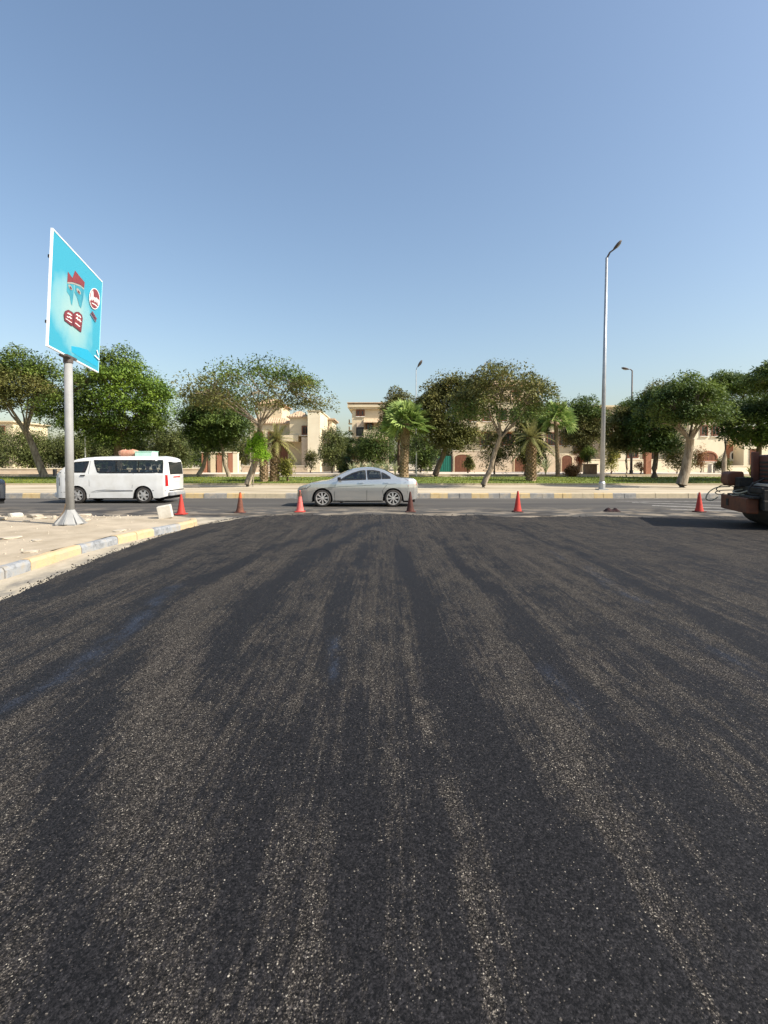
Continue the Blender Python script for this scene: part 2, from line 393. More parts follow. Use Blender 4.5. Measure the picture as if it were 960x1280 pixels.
    L(bl.outputs[2], gv.inputs[6]); L(cc.outputs[0], gv.inputs[7])
    dst = mth('MULTIPLY', rng_(noise(38, (1.2, 0.7, 1), 5, 0.75), 0.50, 0.66), rng_(wear_sheen, 0.25, 0.9, 0.0, 0.55), clamp=True)
    dm = t.nodes.new('ShaderNodeMix'); dm.data_type = 'RGBA'; L(dst, dm.inputs[0]); L(gv.outputs[2], dm.inputs[6]); dm.inputs[7].default_value = (0.150, 0.128, 0.106, 1)
    fin = t.nodes.new('ShaderNodeMix'); fin.data_type = 'RGBA'; L(s, fin.inputs[0]); L(dm.outputs[2], fin.inputs[6]); L(hue.outputs[0], fin.inputs[7])
    pit = mth('MULTIPLY', rng_(noise(150, (1, 1, 0.1), 2, 0.6), 0.40, 0.62, 0.30, 1.35), rng_(d2, 0.30, 0.75, 1.12, 0.45))
    pc = t.nodes.new('ShaderNodeCombineColor')
    for i in range(3): L(pit, pc.inputs[i])
    pm = t.nodes.new('ShaderNodeMix'); pm.data_type = 'RGBA'; pm.blend_type = 'MULTIPLY'; L(rng_(wear_sheen, 0.0, 0.6, 0.45, 1.0), pm.inputs[0])
    L(fin.outputs[2], pm.inputs[6]); L(pc.outputs[0], pm.inputs[7]); L(pm.outputs[2], p.inputs['Base Color'])
    L(rng_(wear_sheen, 0, 1, 0.66, 0.92), p.inputs['Roughness']); p.inputs['Specular IOR Level'].default_value = 0.16
    hgt = mth('ADD', mth('ADD', mth('MULTIPLY', d2, -0.6), mth('MULTIPLY', d1, -0.5)), mth('MULTIPLY', noise(90, (1,1,1), 3, 0.7), 0.8))
    bp = t.nodes.new('ShaderNodeBump'); bp.inputs['Distance'].default_value = 0.006
    L(rng_(wear_sheen, 0, 0.5, 0.22, 0.85), bp.inputs['Strength'])
    L(hgt, bp.inputs['Height']); L(bp.outputs[0], p.inputs['Normal'])
    return m
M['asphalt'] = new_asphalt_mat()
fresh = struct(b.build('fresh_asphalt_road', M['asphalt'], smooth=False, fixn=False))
VX = np.array([v[0] for v in vs]); VY = np.array([v[1] for v in vs])
wx = VX + 0.05*np.sin(VY*1.7+VX)*np.minimum(VY/6, 1) + np.array([0.10*nz(a, c, 2, 0.5)*min(c/5, 1) for a, c in zip(VX, VY)])
for nm, s_ in (('worn', WORN), ('dark', DARK), ('blue', TAR_SHEEN)):
    a = fresh.data.attributes.new(nm, 'FLOAT', 'POINT'); a.data.foreach_set('value', stroke(wx, VY, s_).astype(np.float32))

# ---- left corner island with painted kerb
KERB = [(-16,-5.15),(-5,-5.17),(3,-5.2),(6.96,-5.24),(9.0,-5.36),(10.1,-5.29),(11.25,-5.10),(12.2,-4.88),(12.9,-4.80),(13.35,-4.86)]
KH = 0.17
def island():
    path = [(interp(KERB, t), t) for t in np.arange(-16, 13.3, 0.25)]
    path += [(-4.95,13.55),(-5.15,13.8),(-5.45,14.0),(-5.9,14.12)]
    outer = path
    xsr = [0.0, 0.12] + list(np.arange(0.35, 6, 0.22)) + [7, 9, 12, 20, 40, 90]
    ys_ = list(np.arange(-16, 13.0, 0.22)) + [13.2, 13.4, 13.6, 13.8, 14.0, 14.15, 14.3, 14.4]
    vs = []; n = len(xsr)
    for yy in ys_:
        if yy <= 13.3: x0 = interp(KERB, yy)-0.15
        else: x0 = interp([(13.3,-5.0),(13.6,-5.2),(13.9,-5.6),(14.15,-6.1),(14.4,-6.9)], yy)
        for r in xsr:
            X = x0 - r
            z = 0.168 + 0.018*nz(X, yy, 1, 0.9) + 0.012*nz(X, yy, 4, 3.2)
            z -= 0.12*smooth(14.2, 14.45, yy)*(0.8+0.6*nz(X, 0, 0, 1.3))
            vs.append((X, yy + (0.1*nz(X, 2, 0, 0.8) if yy > 13.9 else 0), z))
    fs = [(j*n+i+1, j*n+i, (j+1)*n+i, (j+1)*n+i+1) for j in range(len(ys_)-1) for i in range(n-1)]
    K = len(vs); J = (len(ys_)-1)*n
    for i in range(n):
        v = vs[J+i]; vs.append((v[0], v[1]+0.06+0.05*abs(nz(v[0], 6, 0, 2)), -0.01))
    fs += [(J+i+1, J+i, K+i, K+i+1) for i in range(n-1)]
    b = MB(); b.add(vs, fs); struct(b.build('pavement', M['sand'], smooth=True, fixn=False))
    # kerb blocks ~1 m, slightly uneven
    full = [(interp(KERB, t), t) for t in np.arange(-16, 13.35, 0.05)] + [(-4.93,13.5),(-5.05,13.65),(-5.2,13.78),(-5.4,13.9),(-5.65,14.0)]
    s = [0]
    for a, c in zip(full, full[1:]): s.append(s[-1]+math.dist(a, c))
    def pos(d):
        i = max(0, min(len(s)-2, int(np.searchsorted(s, d))-1)); t = (d-s[i])/(s[i+1]-s[i])
        return Vector((full[i][0]+(full[i+1][0]-full[i][0])*t, full[i][1]+(full[i+1][1]-full[i][1])*t, 0))
    # painted change points by Y, alternate yellow / grey
    chg = [-16,-15,-14,-13,-12,-11,-10,-9,-8,-7,-6,-5,-4,-3,-2,-1,0,1.1,2.2,3.3,4.4,5.4,6.5,7.62,9.05,10.15,11.3,12.25,13.9]
    kb = MB()
    i0 = 0
    for q in range(len(chg)-1):
        ya, yb = chg[q], chg[q+1]; grey = (q % 2 == (len(chg)-3) % 2)
        def sd(yv):
            for i in range(len(full)-1):
                if full[i+1][1] >= yv: return s[i]+(yv-full[i][1])/(full[i+1][1]-full[i][1]+1e-9)*(s[i+1]-s[i])
            return s[-1]
        a, c = sd(ya), (sd(yb) if q < len(chg)-2 else s[-1])
        parts = max(1, round((c-a)/0.62)) if ya > 5 else 1
        for r in range(parts):
            u, v = a+(c-a)*r/parts+0.004, a+(c-a)*(r+1)/parts-0.004
            ns = 5; dz = random.uniform(-0.012, 0.008); dx = random.uniform(-0.012, 0.012)
            secs = []
            for e in range(ns+1):
                d = u+(v-u)*e/ns; p = pos(d); nx_ = (pos(min(d+0.03, s[-1]))-pos(max(d-0.03, 0))).normalized(); left = Vector((-nx_.y, nx_.x, 0))
                wob = 0.008*nz(d, 1, 0, 5)
                prof = [(0, -0.02), (0.004, KH-0.05), (0.03, KH-0.008), (0.07, KH), (0.15, KH-0.002), (0.155, -0.02)]
                secs.append([p + left*(a_+dx+wob) + Vector((0, 0, z_+(dz+wob if z_ > 0.05 else 0))) for a_, z_ in prof])
            m_ = len(secs[0]); vs2 = [q_ for sc in secs for q_ in sc]
            fs2 = [(e*m_+j, (e+1)*m_+j, (e+1)*m_+j+1, e*m_+j+1) for e in range(ns) for j in range(m_-1)]
            fs2 += [tuple(range(m_-1, -1, -1)), tuple(ns*m_+j for j in range(m_))]
            kb.add(vs2, fs2, 1 if grey else 0)
    struct(kb.build('kerb', [M['kyel'], M['kgrey']], fixn=False))
island()
# dusty gutter between kerb and fresh layer (and round the corner)
gy = list(np.arange(-16, 16.6, 0.2)); gu = np.linspace(0, 1, 9)
def gxy(u, yy):
    a = interp([(-16,-5.2),(6.9,-5.3),(9,-5.42),(11.25,-5.15),(12.9,-4.86),(13.4,-5.0),(14.2,-5.8),(15,-7.0),(16.6,-7.5)], yy)
    b_ = interp(EDGE+[(16.6,-3.2)], yy) + 0.10
    return a + (b_-a)*u, yy
M['gutter'] = mat('gutter_dust', (0.20, 0.18, 0.15), (0.44, 0.38, 0.29), 2.2, 0.95, 0.6, 50, stretch=(1, 0.5, 1), c3=(0.36, 0.31, 0.23))
grid('sand', gu, [g for g in gy if g < 15.2], lambda X, Y: 0.006+0.008*abs(nz(X, Y, 0, 1.5)), M['gutter'], gxy)

# ---- median: kerb, sandy walk, lawn, far footpath
mk = MB(); X = -75.0; i = 0
x = -70.0
while x < 80:
    grey = i % 2; L_ = (1.05 if grey else 0.86)*random.uniform(0.93, 1.07)
    mi = 1 if grey else 0
    if random.random() < (0.12 if x < 8 else 0.30): mi = 2
    segs = 2
    for k in range(segs):
        a = x+L_*k/segs+0.005; c = x+L_*(k+1)/segs-0.005; dz = random.uniform(-0.008, 0.008); dy = random.uniform(-0.01, 0.01)
        z1 = 0.235+dz
        prof = [(23.86+dy, -0.03), (23.88+dy, z1-0.03), (23.91+dy, z1), (24.08, z1), (24.08, -0.03)]
        mk.add([(a, p, z) for p, z in prof]+[(c, p, z) for p, z in prof],
               [(j, j+5, j+6, j+1) for j in range(4)]+[(4,3,2,1,0),(5,6,7,8,9)], mi)
    x += L_; i += 1
struct(mk.build('kerb', [M['kyel2'], M['kgrey2'], M['kplain']], fixn=False))
nY = list(np.arange(24.08, 34, 0.5))+list(np.arange(34, 60, 1.2))+[70, 90, 140, 300, 900, 2500]
nX = [-2500,-600,-200,-100]+list(np.arange(-70, 71, 1.0))+[100,200,600,2500]
M['median'] = mat('median_sand', (0.27, 0.215, 0.14), (0.50, 0.43, 0.32), 0.55, 0.95, 0.6, 14, stretch=(0.3, 1.1, 1), c3=(0.43, 0.36, 0.255), detail=8)
grid('terrain', nX, nY, lambda X, Y: gz(Y)-0.012+0.02*nz(X, Y, 0, 0.35)*(1 if 24.5 < Y < 60 else 0), M['median'])
M['grass'] = mat('lawn', (0.085, 0.105, 0.018), (0.20, 0.20, 0.045), 0.9, 0.95, 0.8, 60, stretch=(0.5, 1.2, 1), c3=(0.12, 0.165, 0.03))
M['foot'] = mat('footpath_paving', (0.50, 0.42, 0.33), (0.64, 0.56, 0.46), 0.8, 0.9, 0.2, 25, stretch=(0.4, 1, 1))
lawn = grid('lawn', list(np.arange(-66, 67, 1.5)), list(np.linspace(34.0, 43.8, 13)), lambda X, Y: gz(Y)+0.022, M['grass'],
     lambda X, Y: (X, Y + 0.5*nz(X, Y, 0, 0.25)*(1 if Y < 36 or Y > 43 else 0.3)))
grid('footpath', list(np.arange(-66, 67, 3)), [47.2, 49, 52, 56, 60, 62.5], lambda X, Y: gz(Y)+0.03, M['foot'])
# kerb line edging the footpath
ek = MB(); ek.box((-66, 46.9, 0.3), (66, 47.15, gz(47)+0.16)); struct(ek.build('kerb', M['kplain']))
ek = MB(); ek.box((-66, 33.4, 0.1), (66, 33.57, gz(33.4)+0.09)); struct(ek.build('kerb', M['kplain']))
# grass blades (stuff)
def blades(name, n, xr, yr, h, m):
    X = rng.uniform(*xr, n); Y = rng.uniform(*yr, n); a = rng.uniform(0, math.pi, n); hh = rng.uniform(0.4, 1.0, n)*h; w_ = hh*0.45
    Z = np.array([gz(v)+0.015 for v in Y]); lx = rng.normal(0, 0.3, n)*hh; ly = rng.normal(0, 0.3, n)*hh
    V = np.stack([np.stack([X-np.cos(a)*w_, Y-np.sin(a)*w_, Z], 1), np.stack([X+np.cos(a)*w_, Y+np.sin(a)*w_, Z], 1), np.stack([X+lx, Y+ly, Z+hh], 1)], 1).reshape(-1, 3)
    b = MB(); b.v = V.tolist(); b.f = [(3*i, 3*i+1, 3*i+2) for i in range(n)]; b.mi = [0]*n
    o = b.build(name, m, fixn=False); o['kind'] = 'stuff'; o['label'] = 'short green lawn grass'; o['category'] = 'grass'; return o
M['blade'] = leafmat('grass_blades', (0.08, 0.105, 0.015), (0.20, 0.215, 0.035), scale=0.6)
blades('grass', 26000, (-45, 45), (34.2, 43.7), 0.10, M['blade'])

# road markings (thin worn lines at the right, along the far kerb)
rm = MB()
def line(px0, py0, px1, py1, wd, z=0.005):
    a, c = at(px0, py0, 0), at(px1, py1, 0); d = (c-a).normalized(); n = Vector((-d.y, d.x, 0))*wd/2
    rm.add([(a-n)+Vector((0,0,z)), (c-n)+Vector((0,0,z)), (c+n)+Vector((0,0,z)), (a+n)+Vector((0,0,z))], [(0,1,2,3)])
rm.add([(-60,23.70,0.005),(60,23.70,0.005),(60,23.83,0.005),(-60,23.83,0.005)], [(0,1,2,3)])
line(770, 626.5, 975, 627.5, 0.16); line(790, 628.2, 975, 634.5, 0.22); line(815, 632.0, 975, 638.2, 0.26); line(838, 636.5, 975, 641.3, 0.22)
struct(rm.build('road_marking', M['paint'], fixn=False))

# ================================================================== FOLIAGE
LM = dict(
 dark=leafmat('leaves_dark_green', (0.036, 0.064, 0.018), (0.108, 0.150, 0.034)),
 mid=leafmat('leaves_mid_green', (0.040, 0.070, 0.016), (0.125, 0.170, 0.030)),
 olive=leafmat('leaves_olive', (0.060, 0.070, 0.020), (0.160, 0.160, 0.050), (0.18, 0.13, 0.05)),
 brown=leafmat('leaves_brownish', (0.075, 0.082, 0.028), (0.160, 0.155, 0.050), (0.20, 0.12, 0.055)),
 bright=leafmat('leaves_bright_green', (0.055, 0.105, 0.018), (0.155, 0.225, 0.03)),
 lime=leafmat('leaves_lime', (0.12, 0.24, 0.015), (0.24, 0.40, 0.03), scale=3),
 hedge=leafmat('leaves_hedge', (0.065, 0.085, 0.028), (0.15, 0.17, 0.06)),
 palm=leafmat('fronds_green', (0.14, 0.22, 0.06), (0.34, 0.42, 0.15), scale=2),
 palmdry=leafmat('fronds_olive', (0.11, 0.12, 0.04), (0.25, 0.23, 0.09)),
 agave=leafmat('agave_leaves', (0.22, 0.26, 0.15), (0.40, 0.42, 0.28), scale=3),
 dry=leafmat('dry_twigs', (0.15, 0.08, 0.035), (0.26, 0.15, 0.07), scale=3),
 gold=leafmat('leaves_yellow_green', (0.14, 0.15, 0.03), (0.28, 0.27, 0.07), scale=2),
 red=leafmat('red_blossom', (0.20, 0.05, 0.03), (0.32, 0.10, 0.05), scale=3))
M['bark'] = mat('bark_pale', (0.14, 0.105, 0.07), (0.38, 0.32, 0.23), 4, 0.95, 1.0, 14, stretch=(1.5, 1.5, 0.35), c3=(0.27, 0.215, 0.15), bdist=.05)
M['barkdk'] = mat('bark_dark', (0.11, 0.075, 0.045), (0.20, 0.14, 0.09), 6, 0.9, 0.8, 20, stretch=(1, 1, 0.3))
M['palmbark'] = mat('palm_bark', (0.16, 0.10, 0.055), (0.38, 0.28, 0.17), 9, 0.95, 1.0, 18)

def leaf_mesh(name, C, D, N, Ln, W, m, parent):
    """C centres, D directions, N normals (n,3); a bent rhombus per leaf sprig."""
    D = D/np.linalg.norm(D, axis=1, keepdims=True); S = np.cross(D, N); S /= (np.linalg.norm(S, axis=1, keepdims=True)+1e-9)
    Ln = Ln[:, None]; W = W[:, None]
    n = len(C); V = np.stack([C-D*Ln*0.5, C+S*W*0.5, C+D*Ln*0.5, C-S*W*0.5], 1).reshape(-1, 3)
    me = bpy.data.meshes.new(name); me.vertices.add(4*n); me.loops.add(4*n); me.polygons.add(n)
    me.vertices.foreach_set('co', V.astype(np.float32).ravel()); me.loops.foreach_set('vertex_index', np.arange(4*n))
    me.polygons.foreach_set('loop_start', np.arange(0, 4*n, 4)); me.polygons.foreach_set('loop_total', np.full(n, 4))
    me.materials.append(m); me.update(calc_edges=True)
    o = bpy.data.objects.new(name, me); COL.objects.link(o); o.parent = parent; return o

def clumps_in(rad, n, kind, seed):
    r = np.random.default_rng(seed); out = []
    ph = r.uniform(0, 6.28, 4)
    while len(out) < n:
        a = r.uniform(0, 2*math.pi); cz = r.uniform(-1, 1)
        if kind == 'umbrella': cz = r.uniform(-0.55, 1)
        s_ = math.sqrt(max(0, 1-cz*cz))
        rr = r.uniform(0.35, 1.0)**0.45
        lump = 1 + 0.14*math.sin(3*a+ph[0]+2*cz) + 0.10*math.sin(5*a+ph[1]) + 0.08*math.sin(7*cz+ph[2]+a)
        p = np.array([math.cos(a)*s_*rr*lump, math.sin(a)*s_*rr*lump, cz*rr*(0.9+0.14*math.sin(4*a+ph[3]))])
        if kind == 'umbrella':
            # flat-bottomed dome, hollow beneath
            p[2] = p[2]*0.9 + 0.08
            if p[2] < -0.1 and math.hypot(p[0], p[1]) < 0.45: continue
        out.append(p)
    return np.array(out)*np.array(rad), r

def tree(name, label, base, crown_c, rad, kind='umbrella', m='mid', n=90, per=85, leaf=0.26, trunk_r=0.2, bark='bark', cr=0.95,
         bend=(0, 0), cat='tree', group='trees along the median and footpath', seed=0, droop=0.5, limbs=7, flat=0.42, second=None):
    base = Vector(base); root = empty(name, base, label, cat, group=group)
    cc = np.array(Vector(crown_c)-base)
    P, r = clumps_in(rad, n, kind, seed+11)
    P += cc
    # trunk and limbs
    tb = MB()
    fork = Vector((cc[0]*0.75+bend[0], cc[1]*0.75+bend[1], max(cc[2]-rad[2]*0.75, cc[2]*0.45)))
    tp = [Vector((0,0,-0.1)), Vector((0,0,0.15)), fork*0.35+Vector((bend[0]*0.25+r.uniform(-.08,.08), 0, 0)), fork*0.7+Vector((bend[0]*0.2+r.uniform(-.1,.1), r.uniform(-.1,.1), 0)), fork]
    tb.tube(tp, [trunk_r*1.5, trunk_r*1.15, trunk_r, trunk_r*0.88, trunk_r*0.8], 9)
    order = r.permutation(len(P))[:limbs]; ends = []
    for i in range(limbs):
        a = 2*math.pi*i/limbs + r.uniform(-.4, .4)
        tgt = Vector((cc[0]+math.cos(a)*rad[0]*0.55, cc[1]+math.sin(a)*rad[1]*0.55, cc[2]+rad[2]*r.uniform(-0.05, 0.45)))
        mid = fork.lerp(tgt, 0.5)+Vector((r.uniform(-.25,.25), r.uniform(-.25,.25), -0.06*rad[2]+r.uniform(-.1,.2)))
        tb.tube([fork-Vector((0,0,0.1)), fork.lerp(mid, 0.5), mid, tgt], [trunk_r*0.5, trunk_r*0.36, trunk_r*0.24, trunk_r*0.13], 6)
        ends.append((mid, tgt))
    for p in P:
        q = Vector(p); e = min(ends, key=lambda e_: min((e_[1]-q).length, (e_[0]-q).length+0.3))
        s_ = e[1] if (e[1]-q).length < (e[0]-q).length else e[0]
        md = s_.lerp(q, 0.5)+Vector((r.uniform(-.15,.15), r.uniform(-.15,.15), 0.1))
        tb.tube([s_, md, q], [min(.05, trunk_r*0.16), .025, 0.01], 4, cap=False)
    tb.build('trunk', M[bark], root, smooth=True, fixn=False)
    # crown
    def crown(Ps, mm, nm='crown'):
        k = len(Ps)*per
        ci = np.repeat(np.arange(len(Ps)), per); C0 = Ps[ci]
        sz = (r.uniform(0.65, 1.35, len(Ps))*cr)[ci]
        th = r.uniform(0, 2*math.pi, k); rr = np.sqrt(r.uniform(0, 1, k))
        ox = np.cos(th)*rr*sz; oy = np.sin(th)*rr*sz
        oz = (r.normal(0.12, 0.16, k) + 0.42*(1-rr**2)*r.uniform(0.1, 1, k)**0.5)*sz*(flat/0.42) - droop*0.40*(rr**2)*sz
        C = C0+np.stack([ox, oy, oz], 1)
        D = np.stack([np.cos(th), np.sin(th), r.normal(-0.35*droop, 0.45, k)], 1) + r.normal(0, 0.45, (k, 3))
        N = np.stack([ox*0.9, oy*0.9, np.ones(k)], 1) + r.normal(0, 0.40, (k, 3))
        L_ = r.uniform(0.6, 1.3, k)*leaf; W_ = L_*r.uniform(0.3, 0.55, k)
        return leaf_mesh(nm, C, D, N, L_, W_, LM[mm], root)
    if second:
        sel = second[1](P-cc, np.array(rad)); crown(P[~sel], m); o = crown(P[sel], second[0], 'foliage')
    else: crown(P, m)
    return root

def tree_px(name, label, bx, Y, box, **kw):
    x0, y0, x1, y1 = box
    a, c = atY(x0, y1, Y), atY(x1, y0, Y); b_ = atY(bx, 590, Y); by = kw.pop('Yc', 0)
    rx = (c.x-a.x)/2; rz = (c.z-a.z)/2; rr = kw.get('cr', 0.95)
    rx = max(0.4, rx-rr*0.45); rz = max(0.3, rz-rr*0.15); kw['leaf'] = kw.get('leaf', .26)*0.80; kw['per'] = int(kw.get('per', 85)*3.2); kw['cr'] = rr*0.92
    return tree(name, label, (b_.x, Y, gz(Y)), ((a.x+c.x)/2, Y+by, (a.z+c.z)/2), (rx, rx*0.85, rz), **kw)

G1 = 'trees along the median'; G2 = 'trees in front of the villas'
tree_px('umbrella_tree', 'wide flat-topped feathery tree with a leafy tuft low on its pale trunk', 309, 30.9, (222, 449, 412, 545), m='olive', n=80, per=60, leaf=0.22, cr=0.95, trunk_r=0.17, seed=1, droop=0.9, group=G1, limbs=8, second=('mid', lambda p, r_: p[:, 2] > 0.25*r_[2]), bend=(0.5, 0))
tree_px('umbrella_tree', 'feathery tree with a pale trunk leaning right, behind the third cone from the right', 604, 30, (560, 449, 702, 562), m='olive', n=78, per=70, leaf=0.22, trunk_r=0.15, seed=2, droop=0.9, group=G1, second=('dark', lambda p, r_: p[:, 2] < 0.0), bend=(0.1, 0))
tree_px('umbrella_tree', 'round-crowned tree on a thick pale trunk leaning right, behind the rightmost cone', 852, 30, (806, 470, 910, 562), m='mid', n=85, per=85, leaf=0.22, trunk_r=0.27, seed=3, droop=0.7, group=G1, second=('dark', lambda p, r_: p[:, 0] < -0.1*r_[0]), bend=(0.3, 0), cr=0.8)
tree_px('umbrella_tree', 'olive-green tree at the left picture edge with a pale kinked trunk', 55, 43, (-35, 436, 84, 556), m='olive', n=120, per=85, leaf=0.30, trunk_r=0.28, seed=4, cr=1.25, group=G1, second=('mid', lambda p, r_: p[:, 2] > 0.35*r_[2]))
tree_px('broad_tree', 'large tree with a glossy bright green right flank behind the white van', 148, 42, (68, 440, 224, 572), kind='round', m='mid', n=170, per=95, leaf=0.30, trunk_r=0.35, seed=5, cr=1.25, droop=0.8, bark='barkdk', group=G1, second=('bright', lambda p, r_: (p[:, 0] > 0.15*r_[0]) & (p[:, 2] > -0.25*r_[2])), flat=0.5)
tree_px('umbrella_tree', 'dark green tree on a slim grey trunk, left behind the wide flat-topped tree', 286, 43.5, (226, 482, 318, 566), kind='round', m='dark', n=110, per=85, leaf=0.28, trunk_r=0.16, seed=6, cr=1.15, group=G1)
tree_px('umbrella_tree', 'low dark tree on a pale trunk leaning right, beside the brick gate pillars', 248, 44, (232, 505, 300, 572), kind='round', m='dark', n=60, per=80, leaf=0.28, trunk_r=0.18, seed=7, cr=1.1, group=G1, bark='bark')
tree_px('broad_tree', 'dense olive tree with a dark forked trunk to the right of the fan palm', 544, 44, (520, 466, 602, 574), kind='round', m='olive', n=150, per=85, leaf=0.28, trunk_r=0.24, seed=8, cr=1.15, bark='barkdk', group=G1, second=('brown', lambda p, r_: p[:, 0] < 0))
tree_px('broad_tree', 'brownish tree rising behind the crown of the fan palm', 500, 56, (476, 484, 520, 560), kind='round', m='brown', n=80, per=75, leaf=0.32, trunk_r=0.2, seed=9, cr=1.2, bark='barkdk', group=G2)
tree_px('weeping_tree', 'yellowish olive weeping tree behind the shaggy-trunked palm', 657, 46, (636, 484, 686, 586), kind='round', m='olive', n=80, per=75, leaf=0.28, trunk_r=0.15, seed=10, cr=0.95, droop=2.2, group=G2)
tree_px('weeping_tree', 'small olive tree with thin dark stems in front of the arched brown doors', 618, 47, (596, 526, 640, 590), kind='round', m='olive', n=40, per=50, leaf=0.24, trunk_r=0.08, seed=21, cr=0.9, droop=1.5, bark='barkdk', group=G2)
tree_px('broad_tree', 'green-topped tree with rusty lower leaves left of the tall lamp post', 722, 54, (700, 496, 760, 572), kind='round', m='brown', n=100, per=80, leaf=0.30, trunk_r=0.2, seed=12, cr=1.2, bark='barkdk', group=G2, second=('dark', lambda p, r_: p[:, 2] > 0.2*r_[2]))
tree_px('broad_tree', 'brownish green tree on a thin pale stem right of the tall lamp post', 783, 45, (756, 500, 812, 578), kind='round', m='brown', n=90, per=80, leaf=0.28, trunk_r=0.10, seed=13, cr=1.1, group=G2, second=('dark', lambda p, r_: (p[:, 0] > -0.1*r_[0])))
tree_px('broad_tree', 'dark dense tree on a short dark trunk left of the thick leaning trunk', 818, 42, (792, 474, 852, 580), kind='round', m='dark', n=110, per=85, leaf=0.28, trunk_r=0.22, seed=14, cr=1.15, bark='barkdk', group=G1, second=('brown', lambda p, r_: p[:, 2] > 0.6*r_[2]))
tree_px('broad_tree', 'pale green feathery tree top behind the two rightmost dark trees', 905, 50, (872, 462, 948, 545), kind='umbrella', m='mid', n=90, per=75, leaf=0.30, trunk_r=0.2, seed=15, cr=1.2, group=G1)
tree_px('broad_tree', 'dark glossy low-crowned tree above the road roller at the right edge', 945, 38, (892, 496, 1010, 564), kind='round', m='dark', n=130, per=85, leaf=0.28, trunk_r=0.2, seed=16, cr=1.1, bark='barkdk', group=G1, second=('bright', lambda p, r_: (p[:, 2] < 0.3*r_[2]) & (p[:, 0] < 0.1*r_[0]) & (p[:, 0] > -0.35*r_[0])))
tree_px('umbrella_tree', 'tall dark flat-topped tree cut off by the right picture edge', 985, 34, (936, 450, 1040, 506), m='dark', n=90, per=80, leaf=0.25, trunk_r=0.2, seed=17, cr=1.0, group=G1)
tree_px('broad_tree', 'pointed dark conifer-like tree behind the shrubs left of the cream tower', 432, 58, (424, 540, 446, 600), kind='round', m='dark', n=30, per=70, leaf=0.26, trunk_r=0.1, seed=18, cr=0.7, group=G2)

# hedge-like tall shrubs on the left and bushes before the villas
def bush(label, px, Y, box, m='hedge', n=30, per=70, leaf=0.24, cr=0.8, seed=0, group='bushes before the villas', name='shrub', droop=0.3, trunk_r=0.07):
    return tree_px(name, label, px, Y, box, kind='round', m=m, n=n, per=per, leaf=leaf, cr=cr, seed=seed+40, group=group, cat='shrub', limbs=4, trunk_r=trunk_r, droop=droop, flat=0.9, bark='barkdk')
hl = ['tall hedge shrub at the far left picture edge', 'tall hedge shrub just left of the kinked pale trunk', 'tall hedge shrub between the kinked trunk and the billboard pole',
      'tall hedge shrub directly behind the billboard pole', 'tall hedge shrub behind the front half of the van', 'tall hedge shrub behind the middle of the van roof',
      'tall hedge shrub behind the rear half of the van', 'tall hedge shrub just right of the van tail', 'last hedge shrub before the brick gate pillars']
for i in range(9):
    px = -5+28*i+ (6 if i % 2 else 0); tp = [536,542,545,548,550,546,540,530,538][i]
    bush(hl[i], px, 56+random.uniform(-1, 1), (px-20, tp, px+20, 596), n=42, per=75, leaf=0.28, cr=1.1, seed=i, group='hedge shrubs behind the van')
bush('rounded tall shrub between the villa and the cream tower', 415, 55, (398, 538, 433, 592), n=44, per=90, leaf=0.24, cr=0.85, seed=20)
bush('dark shrub under the left half of the fan palm crown', 468, 54, (444, 540, 494, 592), m='dark', n=50, per=85, leaf=0.26, cr=1.0, seed=21)
bush('dark shrub filling the gap right of the palm trunk', 525, 54, (512, 545, 545, 593), m='dark', n=34, per=80, leaf=0.26, cr=0.9, seed=22)
bush('low grey-green shrub left of the cream tower gate', 452, 57, (442, 548, 462, 590), n=20, per=70, cr=0.8, seed=23)
bush('clipped green ball shrub on a dark stem near the right arched door', 734, 52, (725, 564, 744, 581), m='mid', n=18, per=110, leaf=0.16, cr=0.45, seed=24, name='topiary')
bush('rusty red flowering shrub beside the clipped ball', 723, 54, (718, 565, 730, 584), m='red', n=10, per=70, leaf=0.18, cr=0.5, seed=25)
bush('yellow-green upright shrub just right of the tall lamp post', 764, 50, (755, 542, 773, 592), m='gold', n=22, per=65, leaf=0.22, cr=0.65, seed=26, droop=1.2)
bush('dry grey-green twiggy bush left of the thick leaning trunk', 846, 52, (828, 558, 866, 593), m='olive', n=30, per=60, leaf=0.22, cr=0.8, seed=27)
bush('brown dry mound of cut twigs on the lawn edge', 713, 45, (704, 587, 723, 597), m='dry', n=16, per=90, leaf=0.2, cr=0.4, seed=28, name='brushwood_heap')
bush('yellow-green leafy plant at the foot of the twin short palms', 360, 37.5, (349, 572, 369, 600), m='gold', n=12, per=60, leaf=0.2, cr=0.45, seed=29, droop=1.3)
bush('small dark shrub beside the left arched door', 585, 55, (579, 572, 592, 592), m='olive', n=10, per=60, cr=0.5, seed=30)
bush('vase-shaped thin shrub right of the tall lamp post', 801, 51, (795, 580, 808, 590), m='dry', n=8, per=50, leaf=0.15, cr=0.35, seed=31)
bush('olive shrub in front of the right cream villa', 905, 56, (896, 574, 914, 592), m='olive', n=12, per=60, cr=0.6, seed=32)
bush('dusty shrub behind the thick leaning trunk', 876, 57, (868, 560, 884, 592), m='dry', n=12, per=50, cr=0.6, seed=33)
bush('slim shrub between the villa entrance and the rounded tall shrub', 388, 58, (382, 566, 396, 592), m='brown', n=12, per=60, cr=0.6, seed=34)
